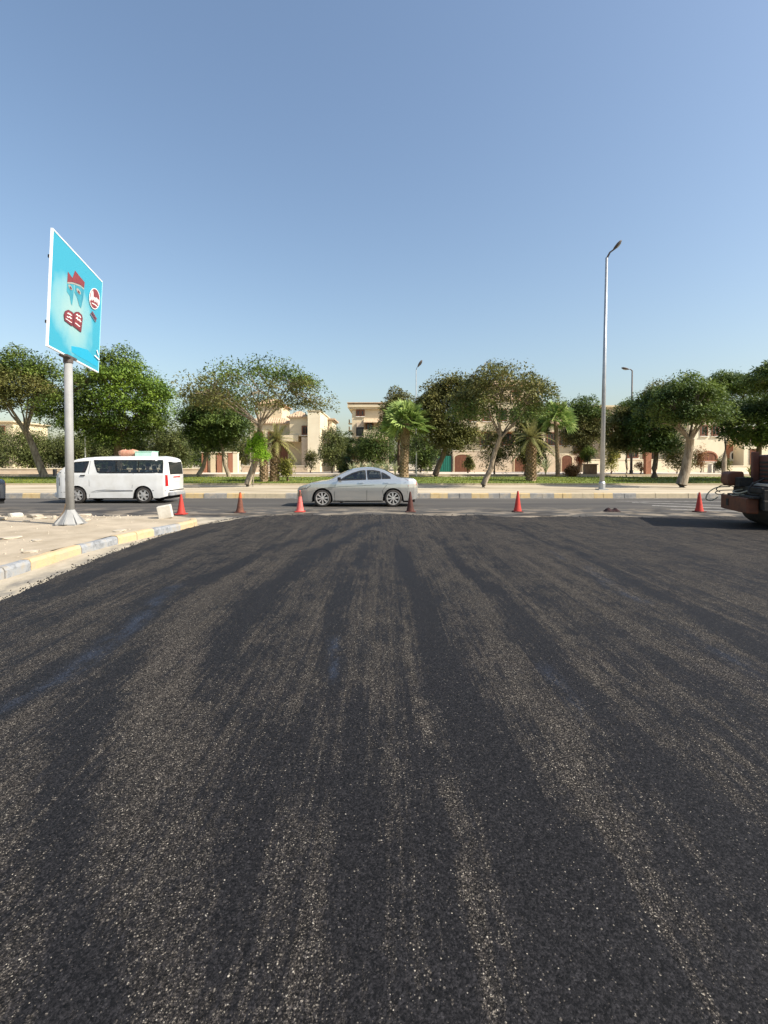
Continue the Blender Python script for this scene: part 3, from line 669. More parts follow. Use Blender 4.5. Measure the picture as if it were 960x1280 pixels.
far_trees = [(-10, 530, 'far-off tree behind the hedge at the left picture edge'), (38, 534, 'far-off tree behind the hedge left of the billboard pole'), (118, 538, 'far-off tree behind the hedge over the van front'), (176, 536, 'far-off tree behind the hedge over the van rear'),
             (228, 538, 'far-off tree left of the brick gate pillars'), (268, 528, 'far-off tree behind the brick gate pillars'), (306, 540, 'far-off tree between the gate pillars and the villa'), (424, 548, 'far-off tree in the gap left of the cream tower'),
             (497, 520, 'far-off tree behind the crown of the fan palm'), (538, 512, 'far-off tree right of the fan palm'), (566, 518, 'far-off tree left of the beige villa'), (732, 522, 'far-off tree left of the tall lamp post'), (852, 505, 'far-off tree left of the pale cream villa')]
for i, (px, tp, lab) in enumerate(far_trees):
    tree_px('distant_tree', lab, px, 84+3*(i % 3), (px-30, tp, px+30, 596), kind='round', m=('mid', 'hedge', 'olive', 'dark')[i % 4], n=46, per=60, leaf=0.42, cr=1.6, seed=90+i, trunk_r=.2, group='far-off trees behind the hedge and villas', flat=.7, limbs=5)
# lime shoots on the trunk of the umbrella tree
o = tree_px('shoot_tuft', 'vivid lime green tuft of shoots low on the trunk of the wide flat-topped tree', 316, 30.6, (308, 544, 342, 576), kind='round', m='lime', n=16, per=90, leaf=0.16, cr=0.45, trunk_r=0.03, seed=71, cat='shrub', limbs=3, droop=1.2, flat=0.8)

# agave / spiky plants
def spiky(name, label, px, Y, h, n=26, m='agave', group=None, spread=0.9, wd=0.06):
    b_ = atY(px, 590, Y); root = empty(name, (b_.x, Y, gz(Y)), label, 'plant', group=group); b = MB()
    for i in range(n):
        a = random.uniform(0, 6.28); t = random.uniform(0.15, spread); L_ = h*random.uniform(0.7, 1.1)
        pts = [Vector((math.cos(a)*math.sin(t*q)*L_*q, math.sin(a)*math.sin(t*q)*L_*q, math.cos(t*q)*L_*q)) for q in (0.05, 0.4, 0.75, 1.0)]
        s_ = Vector((-math.sin(a), math.cos(a), 0)); ws = [wd, wd*1.2, wd*0.7, 0.004]
        vs_ = []; 
        for p, w_ in zip(pts, ws): vs_ += [p-s_*w_, p+s_*w_]
        b.add(vs_, [(0,1,3,2),(2,3,5,4),(4,5,7,6)])
    b.build('leaf_rosette', LM[m], root, fixn=False); return root
agl = ['leftmost pale spiky agave below the dark shrubs', 'second pale spiky agave from the left, behind the silver car roof', 'third pale spiky agave, behind the silver car roof',
       'fourth pale spiky agave, above the rear window of the silver car', 'fifth pale spiky agave, left of the palm trunk', 'last pale spiky agave beside the palm trunk']
for i, px in enumerate((441, 451, 461, 472, 483, 494)):
    spiky('agave', agl[i], px, 50+random.uniform(-.5, .5), 1.35, n=30, group='agaves left of the fan palm')
spiky('yucca', 'grey-green spiky yucca in front of the wall right of the shaggy palm', 682, 50, 1.9, n=40, m='agave')
spiky('yucca', 'spiky plant at the right end near the road roller', 938, 46, 1.0, n=24, m='palmdry')

# palms
def palm(name, label, px, Y, top_py, crown_px, m='palm', tr=0.28, n=34, fan=True, shag=1.0, lean=0.0, group=None):
    b_ = atY(px, 590, Y); top = atY(px+lean, top_py, Y); z0 = gz(Y); H = top.z-z0; R_ = crown_px*Y/F
    root = empty(name, (b_.x, Y, z0), label, 'palm', group=group)
    tb = MB(); lx = top.x-b_.x
    hs = np.linspace(0, 1, 9)
    tb.tube([(lx*h*h, 0, H*h-0.05) for h in hs], [tr*1.25]+[tr*(1.05-0.12*h) for h in hs[1:]], 12)
    N_ = int(H/0.13)      # leaf-base boots
    for i in range(N_):
        h = (i+0.5)/N_
        for j in range(7):
            a = 2*math.pi*(j+0.5*(i % 2))/7+random.uniform(-.1, .1); c = Vector((lx*h*h, 0, H*h)); d = Vector((math.cos(a), math.sin(a), 0)); s_ = Vector((-math.sin(a), math.cos(a), 0))
            e = 0.09*shag*random.uniform(0.6, 1.3); rr = tr*(1.05-0.12*h)-0.01
            tb.add([c+d*rr-s_*0.09, c+d*rr+s_*0.09, c+d*(rr+e)+s_*0.05+Vector((0,0,0.14)), c+d*(rr+e)-s_*0.05+Vector((0,0,0.14)), c+d*(rr-.01)+Vector((0,0,0.16))],
                   [(0,1,2,3),(3,2,4),(0,3,4),(1,4,2)])
    tb.build('trunk', M['palmbark'], root, fixn=False)
    fb = MB(); C = Vector((lx, 0, H))
    for i in range(n):
        a = i*2.399963; t = 0.12+1.95*(i/n)**0.9          # polar angle from up
        if fan: t = 0.10+1.75*(i/n)**0.85
        d = Vector((math.cos(a)*math.sin(t), math.sin(a)*math.sin(t), math.cos(t)))
        L_ = R_*random.uniform(0.85, 1.08); s_ = Vector((-math.sin(a), math.cos(a), 0)); up = s_.cross(d)*-1
        if fan: s_ = Matrix.Rotation(random.uniform(-1.1, 1.1), 3, d) @ s_; up = s_.cross(d)*-1
        if fan:
            pe = C+d*L_*0.42+Vector((0, 0, -0.04*L_))
            fb.tube([C, pe], 0.018, 4, cap=False)
            for q in range(15):
                th = (q/14-0.5)*2.5; ld = (d*math.cos(th)+s_*math.sin(th)).normalized(); l2 = L_*0.62*(1-0.25*abs(th)/1.25)
                tip = pe+ld*l2+Vector((0, 0, -0.22*l2*random.uniform(0.5, 1.3))); md = pe+ld*l2*0.6
                pw = ld.cross(up).normalized()*0.060*L_*0.6
                fb.add([pe, md-pw, tip, md+pw], [(0,1,2),(0,2,3)])
        else:
            prev = C
            K_ = 12
            for q in range(1, K_+1):
                u = q/K_; p = C+d*L_*u+Vector((0, 0, -0.55*L_*u*u*math.sin(min(t, 1.5))))
                ax = (p-prev).normalized()
                for sg in (-1, 1):
                    ld = (ax*0.7+s_*sg*0.8+Vector((0,0,-0.25))).normalized(); ll = 0.30*L_*(1-0.5*u)
                    fb.add([prev, prev.lerp(p, 0.5), prev+ld*ll], [(0,1,2)])
                    fb.add([p, p.lerp(prev, 0.45), p+ld*ll], [(0,1,2)])
                prev = p
    fb.build('crown', LM[m], root, fixn=False)
    return root
palm('fan_palm', 'fan palm with a round light green crown behind the tail of the silver car', 505, 43, 529, 37, tr=0.34, n=56, lean=3)
palm('fan_palm', 'pale green fan palm on a slim trunk right of the shaggy palm', 697, 45, 526, 30, tr=0.16, n=36, shag=0.4, lean=-3)
palm('date_palm', 'stout palm with a shaggy boot-covered trunk and olive fronds before the arched doors', 664, 38, 548, 30, m='palmdry', tr=0.30, n=26, fan=False, shag=1.8)
palm('date_palm', 'left of two short stout palms beside the wide flat-topped tree', 330, 37, 560, 25, m='palmdry', tr=0.26, n=26, fan=False, shag=1.2, lean=-2)
palm('date_palm', 'right of two short stout palms beside the wide flat-topped tree', 343, 37.4, 551, 28, m='palmdry', tr=0.30, n=30, fan=False, shag=1.2, lean=3)

# ================================================================== VILLAS
M['cream'] = mat('cream_render', (0.66, 0.56, 0.38), (0.58, 0.48, 0.32), 0.6, 0.9, 0.2, 30)
M['creamlt'] = mat('pale_cream_render', (0.76, 0.68, 0.50), (0.70, 0.60, 0.43), 0.6, 0.9, 0.2, 30)
M['pink'] = mat('pinkish_stone', (0.52, 0.41, 0.29), (0.60, 0.49, 0.36), 1.5, 0.9, 0.3, 20)
M['tile'] = mat('roof_tile', (0.44, 0.30, 0.19), (0.56, 0.42, 0.28), 3, 0.85, 0.8, 12, stretch=(3, 0.4, 0.4))
M['brick'] = mat('red_brick', (0.30, 0.13, 0.075), (0.38, 0.18, 0.11), 6, 0.9, 0.6, 12)
M['wood'] = mat('brown_door', (0.12, 0.045, 0.025), (0.20, 0.085, 0.045), 4, 0.6, 0.4, 20, stretch=(4, 1, 0.5))
M['green'] = mat('green_sheet', (0.012, 0.12, 0.085), (0.02, 0.17, 0.12), 2, 0.5, 0.3, 8, stretch=(4, 1, .2))
M['dkglass'] = mat('dark_window', (0.025, 0.028, 0.03), None, rough=0.08, spec=0.6)
M['white'] = mat('white_trim', (0.74, 0.70, 0.62), (0.66, 0.62, 0.54), 3, 0.7)
M['iron'] = mat('black_iron', (0.03, 0.03, 0.03), None, rough=0.5, metal=0.3)

def arch_poly(x0, x1, z0, z1, n=10, rise=None):
    w_ = (x1-x0)/2; rise = rise or min(w_, (z1-z0)*0.4); zs = z1-rise; cx = (x0+x1)/2
    return [(x0, z0)]+[(cx-w_*math.cos(math.pi*i/n), zs+rise*math.sin(math.pi*i/n)) for i in range(n+1)]+[(x1, z0)]
class Villa:
    def __init__(s, label, px, Y, name='villa', cat='house'):
        b_ = atY(px, 590, Y); s.Y = Y; s.o = Vector((b_.x, Y, gz(Y))); s.r = empty(name, s.o, label, cat); s.wm = {}
    def xz(s, px, py, dy=0): p = atY(px, py, s.Y+dy); return p.x-s.o.x, p.z-s.o.z
    def wall(s, x0, y0, x1, depth=8, dy=0, m='cream', y1=None):
        a, z1 = s.xz(x0, y0, dy); c, _ = s.xz(x1, y0, dy); z0 = -0.3 if y1 is None else s.xz(x0, y1, dy)[1]
        b = s.wm.setdefault(m, MB()); b.box((a, dy, z0), (c, dy+depth, z1)); return a, c, z1
    def cornice(s, x0, y0, x1, depth=8, dy=0, m='tile', ov=0.35, th=0.3, slope=False):
        a, z = s.xz(x0, y0, dy); c, _ = s.xz(x1, y0, dy); b = MB()
        if slope:
            h = 0.9; vs_ = [(a-ov, dy-ov, z), (c+ov, dy-ov, z), (c+ov, dy+depth+ov, z), (a-ov, dy+depth+ov, z), (a-ov, dy-ov, z+.12), (c+ov, dy-ov, z+.12), (c+ov, dy+depth+ov, z+.12), (a-ov, dy+depth+ov, z+.12),
                  (a+0.9, dy+0.9, z+h), (c-0.9, dy+0.9, z+h), (c-0.9, dy+depth-0.9, z+h), (a+0.9, dy+depth-0.9, z+h)]
            b.add(vs_, [(0,3,2,1),(0,1,5,4),(1,2,6,5),(2,3,7,6),(3,0,4,7),(4,5,9,8),(5,6,10,9),(6,7,11,10),(7,4,8,11),(8,9,10,11)])
            # tile rolls along the front slope
            k_ = int((c-a+2*ov)/0.3)
            for i in range(k_):
                x = a-ov+0.15+i*(c-a+2*ov-0.3)/max(1, k_-1); t = min(1, (x-(a-ov))/(ov+.9), ((c+ov)-x)/(ov+.9))
                b.tube([(x, dy-ov-0.03, z+.13), (x, dy-ov+(ov+.9)*t, z+.13+(h-.12)*t)], 0.06, 5)
        else:
            b.box((a-ov, dy-ov, z-th*0.3), (c+ov, dy+depth+ov, z+th*0.35)); b.box((a-ov*.6, dy-ov*.6, z-th*0.75), (c+ov*.6, dy+depth, z-th*0.303))
        return b.build('roof' if slope else 'cornice', M[m], s.r)
    def window(s, x0, y0, x1, y1, dy=0, arch=False, m='dkglass', fm='wood', bars=2, nm='window', rise=None, sill=True):
        a, z1 = s.xz(x0, y0, dy); c, z0 = s.xz(x1, y1, dy)
        poly = arch_poly(a, c, z0, z1, rise=rise) if arch else [(a, z0), (a, z1), (c, z1), (c, z0)]
        # reveal ring proud of the wall, then frame, then pane
        ring = MB(); k_ = len(poly); cx, cz = (a+c)/2, (z0+z1)/2
        e = 0.09; out = [(cx+(x-cx)*(1+2*e/(c-a)), cz+(z-cz)*(1+2*e/(z1-z0))) for x, z in poly]
        inn = [(cx+(x-cx)*(1-2*e/(c-a)), cz+(z-cz)*(1-2*e/(z1-z0))) for x, z in poly]
        vs_ = [(x, dy-0.09, z) for x, z in out]+[(x, dy-0.09, z) for x, z in inn]+[(x, dy+0.02, z) for x, z in out]+[(x, dy-0.012, z) for x, z in inn]
        fs_ = []
        for i in range(k_):
            j = (i+1) % k_; fs_ += [(i, j, k_+j, k_+i), (i, 2*k_+i, 2*k_+j, j), (k_+i, k_+j, 3*k_+j, 3*k_+i)]
        ring.add(vs_, fs_)
        for i in range(bars):
            x = a+(c-a)*(i+1)/(bars+1); ring.box((x-0.035, dy-0.06, z0+.1), (x+0.035, dy-0.02, z1-(0.5*(rise or 0.3) if arch else 0.1)))
        f = ring.build(nm, M[fm], s.r)
        pn = MB(); pn.prism(inn, dy-0.028, dy-0.008); pn.build('door_leaf' if nm in ('door', 'gate') else 'pane', M[m], f)
        if sill and nm == 'window':
            sb = MB(); sb.box((a-.12, dy-0.16, z0-0.2), (c+.12, dy-0.001, z0-0.1)); sb.build('sill', M['white'], f)
        return f
    def balcony(s, x0, x1, ytop, ybot, dy=0, out=1.1, m='cream'):
        a, z1 = s.xz(x0, ytop, dy); c, z0 = s.xz(x1, ybot, dy); b = MB()
        b.box((a, dy-out, z0-0.18), (c, dy-0.002, z0)); b.box((a, dy-out, z0+.002), (c, dy-out+.12, z1)); 
        b.box((a, dy-out+.122, z0+.002), (a+.12, dy-.002, z1)); b.box((c-.12, dy-out+.122, z0+.002), (c, dy-.002, z1))
        b.build('balcony', M[m], s.r)
    def done(s):
        for m, b in s.wm.items(): b.build('wall', M[m], s.r)

# villa left-centre, behind the flat-topped tree
v = Villa('cream villa with a brick-trimmed entrance behind the wide flat-topped tree', 350, 68)
v.wall(312, 530, 386, m='cream'); v.wall(384.5, 513, 400, dy=-3, depth=12, m='creamlt'); v.wall(403, 524, 415.5, dy=6, depth=6, m='creamlt')
v.wall(322, 506, 352, dy=2.5, depth=6, m='cream'); v.wall(362, 522, 384, dy=-2.0, depth=9, m='cream', y1=545)
v.cornice(312, 530, 362, slope=True); v.cornice(362, 522, 384, dy=-2, depth=9, slope=True); v.cornice(403, 524, 415.5, dy=6, depth=6); v.cornice(322, 506, 352, dy=2.5, depth=6, slope=True); v.cornice(384.5, 513, 400, dy=-3, depth=12, ov=.12, th=.15, m='creamlt')
v.window(378, 533, 385, 543, dy=-2, arch=False, bars=1); v.window(350, 557, 359, 577, dy=0, nm='door', m='wood', bars=0)
v.window(405, 530, 410, 538, dy=6, bars=0); v.window(318, 540, 328, 552); v.window(336, 540, 346, 552)
b = MB(); a, z1 = v.xz(377, 525, -2.2); c, _ = v.xz(385, 525, -2.2); b.box((a, -2.32, -0.3), (c, -2.003, z1-2.2)); b.build('brick_pilaster', M['pink'], v.r)
v.balcony(352, 376, 545, 551, dy=0, out=2.2)
b = MB()
for i in range(4):
    a, _ = v.xz(358, 580); c, _ = v.xz(386, 580); b.box((a, -4.4+i*.35, -0.25), (c, -4.05+i*.35-.002, 0.12+i*0.16))
b.build('step', M['pink'], v.r, label='entrance steps')
v.done()
# cream tower villa in the centre
v = Villa('narrow cream tower-like villa with a tiled balcony left of the fan palm', 470, 66)
v.wall(440, 508, 486, m='cream'); v.wall(446, 528, 455, dy=-0.35, depth=.34, m='pink', y1=548)
v.cornice(440, 508, 486, ov=0.55, th=0.5, m='cream'); v.cornice(440, 504, 486, ov=0.6, th=0.16, m='tile')
v.window(446, 513, 449.5, 519.5, bars=0); v.window(451.5, 513, 455, 519.5, bars=0)
v.window(446, 535, 454, 544, dy=-0.35, bars=1, m='dkglass', fm='iron'); v.balcony(455, 482, 538, 548, out=1.3); v.window(458, 527, 466, 545, nm='door', m='dkglass', bars=1)
b = MB(); a, z = v.xz(455, 526); c, _ = v.xz(484, 526); b.add([(a,-1.4,z-.25),(c,-1.4,z-.25),(c,-.003,z+.25),(a,-.003,z+.25),(a,-1.4,z-.35),(c,-1.4,z-.35),(c,-.003,z+.1),(a,-.003,z+.1)], [(0,1,2,3),(4,7,6,5),(0,4,5,1),(1,5,6,2),(3,2,6,7),(0,3,7,4)]); b.build('awning_roof', M['tile'], v.r)
b = MB()
for py in (528, 537):
    a, z = v.xz(440, py); b.box((a-.55, 1.0, z-.1), (a-.003, 2.4, z)); b.box((a-.5, 1.0, z+.002), (a-.42, 2.4, z+.5))
b.build('side_balcony', M['cream'], v.r)
v.window(441, 560, 447, 574, bars=1); v.done()
# pink and beige villa behind the leaning tree
v = Villa('beige villa with arched brown doors in a pinkish wall behind the leaning feathery tree', 640, 70)
v.wall(578, 500, 650, m='cream'); v.wall(596, 482, 668, dy=3, depth=8, m='cream'); v.wall(650, 530, 716, dy=1, m='cream'); v.wall(700, 512, 722, dy=4, m='pink')
v.cornice(596, 482, 668, dy=3, slope=True); v.cornice(578, 500, 650, slope=True, ov=.25); v.cornice(650, 530, 716, dy=1, slope=True)
for px in (586, 604, 624, 640): v.window(px, 512, px+9, 526, bars=1)
for px in (600, 628): v.window(px, 541, px+14, 556, arch=True, bars=2, rise=.6)
for px in (664, 684, 700): v.window(px, 541, px+11, 556, dy=1, bars=2)
v.balcony(596, 644, 530, 538); v.window(610, 489, 620, 499, dy=3, bars=1); v.window(640, 489, 650, 499, dy=3, bars=1); v.done()
# brown stucco block between lamp post and tree
v = Villa('terracotta and cream villa with a flat roof right behind the tall lamp post', 780, 69)
v.wall(742, 508, 800, m='pink'); v.wall(757, 538, 800, dy=-1.2, depth=1.19, m='creamlt'); v.wall(800, 516, 842, dy=0.5, m='creamlt')
v.cornice(742, 508, 800, ov=.4, th=.3, m='cream'); v.cornice(800, 516, 842, dy=.5, ov=.3, th=.3, m='tile')
for px in (748, 762, 776, 788): v.window(px, 518, px+8, 530, bars=1)
for px in (762, 785): v.window(px, 556, px+12, 572, dy=-1.2, bars=2)
v.window(808, 525, 818, 538, dy=.5); v.window(826, 525, 836, 538, dy=.5); v.window(804, 562, 820, 574, dy=.5, bars=3); v.done()
# right cream villa with arched windows
v = Villa('pale cream villa with an arched triple window at the right, behind the rightmost cone', 890, 66)
v.wall(862, 520, 907.5, m='creamlt'); v.wall(907.5, 536, 960, dy=2.0, m='cream'); v.wall(907.6, 556, 928, dy=1.0, depth=.99, m='brick', y1=575); v.wall(930, 550, 990, dy=-1, depth=2.99, m='creamlt')
v.cornice(862, 520, 907.5, slope=True); v.cornice(907.5, 536, 960, dy=2.0, ov=.3, m='tile'); v.cornice(930, 550, 990, dy=-1, ov=.2, th=.2, depth=3, m='creamlt')
v.window(875, 564.5, 896, 576, arch=True, bars=3, rise=.75, m='wood', fm='brick'); v.window(876, 532, 884, 544, bars=1); v.window(890, 532, 898, 544, bars=1)
v.window(913, 564, 925, 574.5, dy=1.0, arch=True, bars=2, rise=.45, m='dkglass', fm='white'); v.window(938, 562, 946, 580, dy=-1, nm='door', m='wood', bars=0)
v.done()
# small tan building seen through the left tree
v = Villa('pale building glimpsed between the left tree and the hedge', 10, 78)
v.wall(-60, 527, 16, m='cream'); v.cornice(-60, 527, 16, m='cream'); v.window(-4, 533, 6, 543); v.done()

# garden walls, gates and pillars
def garden_wall(label, x0, x1, py, Y, m='pink', th=0.25, base=0.0):
    a, c = atY(x0, py, Y), atY(x1, py, Y); mid = (a.x+c.x)/2
    r_ = empty('garden_wall', (mid, Y, gz(Y)), label, 'wall'); h = a.z-gz(Y); b = MB()
    b.box((a.x-mid, 0, -0.2), (c.x-mid, th, h)); b.build('wall', M[m], r_)
    b = MB(); b.box((a.x-mid-.02, -0.05, h+.002), (c.x-mid+.02, th+.05, h+.10)); b.build('coping', M['creamlt'], r_); return r_, mid, h
def arch_door(r_, mid, Y, x0, y0, x1, y1):
    a, c = atY(x0, y1, Y), atY(x1, y0, Y); z0 = 0.0; z1 = c.z-gz(Y); poly = arch_poly(a.x-mid, c.x-mid, z0, z1, rise=0.42)
    b = MB(); k_ = len(poly); cx = (a.x+c.x)/2-mid; out = [(cx+(x-cx)*1.12, z*1.05) for x, z in poly]
    b.add([(x, -0.07, z) for x, z in out]+[(x, -0.07, z) for x, z in poly]+[(x, 0.02, z) for x, z in out]+[(x, -.01, z) for x, z in poly],
          [f for i in range(k_-1) for f in ((i, i+1, k_+i+1, k_+i), (i, 2*k_+i, 2*k_+i+1, i+1), (k_+i, k_+i+1, 3*k_+i+1, 3*k_+i))])
    d = b.build('door', M['cream'], r_)
    p_ = MB(); p_.prism(poly, -0.035, -0.005); 
    for i in range(1, 6):
        x = poly[0][0]+(poly[-1][0]-poly[0][0])*i/6; p_.box((x-.03, -0.05, .08), (x+.03, -0.036, z1-.42))
    p_.build('door_leaf', M['wood'], d)
r_, mid, h = garden_wall('pinkish garden wall holding the left arched brown door', 566, 640, 564, 62)
arch_door(r_, mid, 62, 568, 568, 588, 590)
r_, mid, h = garden_wall('pinkish garden wall behind the shaggy palm with the right arched door', 640.5, 728, 568, 62.6)
arch_door(r_, mid, 62.6, 643, 571, 657, 590); arch_door(r_, mid, 62.6, 702, 569, 715, 588)
r_, mid, h = garden_wall('low cream garden wall right of the tall lamp post', 728.5, 868, 575, 62.2, m='creamlt')
r_, mid, h = garden_wall('low cream garden wall in front of the right villa', 880, 990, 583, 61, m='creamlt')
r_, mid, h = garden_wall('low pale boundary wall in front of the hedge shrubs', -80, 252, 586.5, 50.5, m='pink')
r_, mid, h = garden_wall('low pink terrace wall before the villa entrance', 302, 384, 583, 60, m='pink')
def gate(label, x0, x1, py, Y, m='green'):
    a, c = atY(x0, py, Y), atY(x1, py, Y); mid = (a.x+c.x)/2; r_ = empty('gate', (mid, Y, gz(Y)), label, 'gate'); h = a.z-gz(Y); W_ = c.x-a.x
    b = MB(); b.box((-W_/2, 0, .05), (W_/2, .04, h))
    n_ = max(2, int(W_/0.25))
    for i in range(n_): x = -W_/2+(i+.5)*W_/n_; b.box((x-.02, -.03, .05), (x+.02, -.001, h))
    b.build('panel', M[m], r_)
    b = MB(); b.box((-W_/2-.12, -.05, 0), (-W_/2-.002, .09, h+.15)); b.build('gate_post', M['iron'], r_); b = MB(); b.box((W_/2+.002, -.05, 0), (W_/2+.12, .09, h+.15)); b.build('gate_post', M['iron'], r_)
gate('green sheet metal gate left of the arched door wall', 548, 564, 570, 61.5)
gate('dark teal gate beside the cream tower', 426, 437, 571, 60)
# brick and cream gate pillars behind the low tree
pl = ['leftmost red brick gate pillar beside the hedge', 'cream gate pillar right of the leftmost brick one', 'tall red brick pillar in the middle of the pillar row', 'cream pillar behind the slim grey trunk', 'red brick pillar behind the slim grey trunk', 'rightmost cream pillar before the villa']
for i, (px, m_) in enumerate(((255, 'brick'), (266, 'cream'), (274, 'brick'), (281, 'cream'), (288, 'brick'), (294, 'creamlt'))):
    b_ = atY(px, 566, 58); h = b_.z-gz(58); r_ = empty('gate_pillar', (b_.x, 58, gz(58)), pl[i], 'pillar', group='pillars at the villa gate')
    b = MB(); b.box((-.27, 0, -.1), (.27, .5, h)); b.build('shaft', M[m_], r_)
    b = MB(); b.box((-.32, -.05, h+.001), (.32, .55, h+.12)); b.build('cap', M['creamlt'], r_)
r_, mid, h = garden_wall('low cream wall linking the gate pillars', 254, 300, 577, 58.6, m='creamlt', th=0.15)
# bricky pillar near dark trunk, pedestal of the topiary
b = MB(); p = atY(811, 565, 50); b.box((-.28, 0, -.1), (.28, .5, p.z-gz(50))); o = b.build('gate_pillar', M['brick'], loc=(p.x, 50, gz(50)), bevel=.02); tag(o, 'lone red brick pillar beside the dark tree trunk at the right', 'pillar')
b = MB(); p = atY(739, 581, 51); b.box((-.6, 0, -.05), (.6, .6, p.z-gz(51))); b.box((-.7, -.08, p.z-gz(51)+.002), (.7, .68, p.z-gz(51)+.1)); o = b.build('planter', M['barkdk'], loc=(p.x, 51, gz(51)), bevel=.02); tag(o, 'dark square planter box under the clipped ball shrub', 'planter')
# thin pale posts
def post(label, px, Y, py, r0=0.06, m='white'):
    p = atY(px, py, Y); b = MB(); h = p.z-gz(Y); b.tube([(0,0,-.1),(0,0,h)], [r0, r0*.8], 8); b.lathe([(0.001, h+.05), (r0*.9, h+.03), (r0*1.2, h)], n=8); b.box((-.12,-.12,-.02),(.12,.12,.04))
    tag(b.build('bollard_post', M[m], loc=(p.x, Y, gz(Y)), fixn=False), label, 'post')
post('thin pale post rising above the van roof near the billboard pole', 106.5, 40, 546); post('slim pale post right of the palm trunk', 520.5, 44, 566); post('white cabinet post before the right villa', 888, 58, 580, .3)
# white utility cabinet + dark bench-like thing in front of right villa
p = atY(891, 588, 57); b = MB(); b.box((-.35, 0, 0), (.35, .4, 1.1)); b.box((-.38, -.03, 1.102), (.38, .43, 1.16)); b.box((-.02,-.02,.1),(.0,-.002,1.0)); tag(b.build('utility_cabinet', M['white'], loc=(p.x+.6, 57, gz(57)), bevel=.015), 'white utility cabinet before the right villa arched window', 'cabinet')

# ================================================================== STREET LAMPS
M['pole'] = mat('galvanised_pole', (0.42, 0.43, 0.44), (0.34, 0.35, 0.36), 3, 0.40, 0.1, 20, metal=0.55)
M['signpole'] = mat('sign_pole_paint', (0.25, 0.25, 0.245), (0.31, 0.31, 0.30), 2.5, 0.55, 0.15, 25, metal=0.0)
M['head'] = mat('lamp_head', (0.07, 0.055, 0.05), (0.12, 0.10, 0.09), 8, 0.5)
def street_lamp(label, px, Y, pytop, r0, arm, hl, flip=1, lean=0.0, mat_='pole', arm_up=0.9):
    b_ = atY(px, 590, Y); t = atY(px, pytop, Y); z0 = gz(Y); h = t.z-z0
    root = empty('street_lamp', (b_.x, Y, z0), label, 'street lamp', group='street lamps along the median'); root.rotation_euler = (0, lean, 0)
    b = MB(); b.tube([(0,0,-.1),(0,0,h*.5),(0,0,h)], [r0, r0*.75, r0*.5], 12); b.build('pole', M[mat_], root, smooth=True)
    b = MB(); b.box((-r0*2, -r0*2, -.05), (r0*2, r0*2, .03)); 
    b.lathe([(r0*1.35, 0.02), (r0*1.35, .35), (r0*1.02, .42)], n=12); b.build('base_plate', M[mat_], root)
    d = Vector((flip*math.cos(arm_up), -0.35, math.sin(arm_up))).normalized()
    b = MB(); b.tube([(0,0,h-.05), Vector((0,0,h))+d*arm*.5+Vector((0,0,.08)), Vector((0,0,h))+d*arm], [r0*.42, r0*.36, r0*.32], 8); b.build('arm', M['head'], root)
    # flattened oval luminaire
    b = MB(); c = Vector((0,0,h))+d*(arm+hl*.45); s_ = d.cross(Vector((0,0,1))).normalized(); u = s_.cross(d)
    rings = []; NN = 12
    for i, (tt, rr) in enumerate(((-.5,.05),(-.42,.11),(-.2,.19),(.1,.22),(.35,.17),(.47,.09),(.5,.02))):
        for j in range(NN):
            a = 2*math.pi*j/NN; b.v.append(tuple(c+d*hl*tt+s_*math.cos(a)*rr*hl*1.15+u*math.sin(a)*rr*hl*.55))
    for i in range(6):
        for j in range(NN): b.f.append((i*NN+j, i*NN+(j+1) % NN, (i+1)*NN+(j+1) % NN, (i+1)*NN+j)); b.mi.append(0)
    b.f.append(tuple(range(NN))); b.mi.append(0); b.f.append(tuple(6*NN+j for j in range(NN))); b.mi.append(0)
    hd = b.build('lamp_head', M['head'], root, smooth=True)
    b = MB(); b.v = [tuple(c+d*hl*.05+s_*math.cos(2*math.pi*j/NN)*.17*hl-u*(.125*hl)+d*math.sin(2*math.pi*j/NN)*.26*hl) for j in range(NN)]; b.f = [tuple(range(NN))]; b.mi = [0]
    b.build('lens', M['dkglass'], hd)
    return root
street_lamp('tall white lamp post standing near the kerb right of the road centre', 752.5, 27.4, 322, 0.128, 0.46, 0.62, 1, lean=0.012)
street_lamp('distant grey lamp post whose head shows over the trees right of the tall one', 789, 52, 463, 0.13, 0.5, 0.9, -1, mat_='head', arm_up=0.15)
street_lamp('distant lamp post whose dark head shows over the trees in the middle', 520, 54, 462, 0.07, 0.35, 0.85, 1, mat_='signpole', arm_up=1.0)

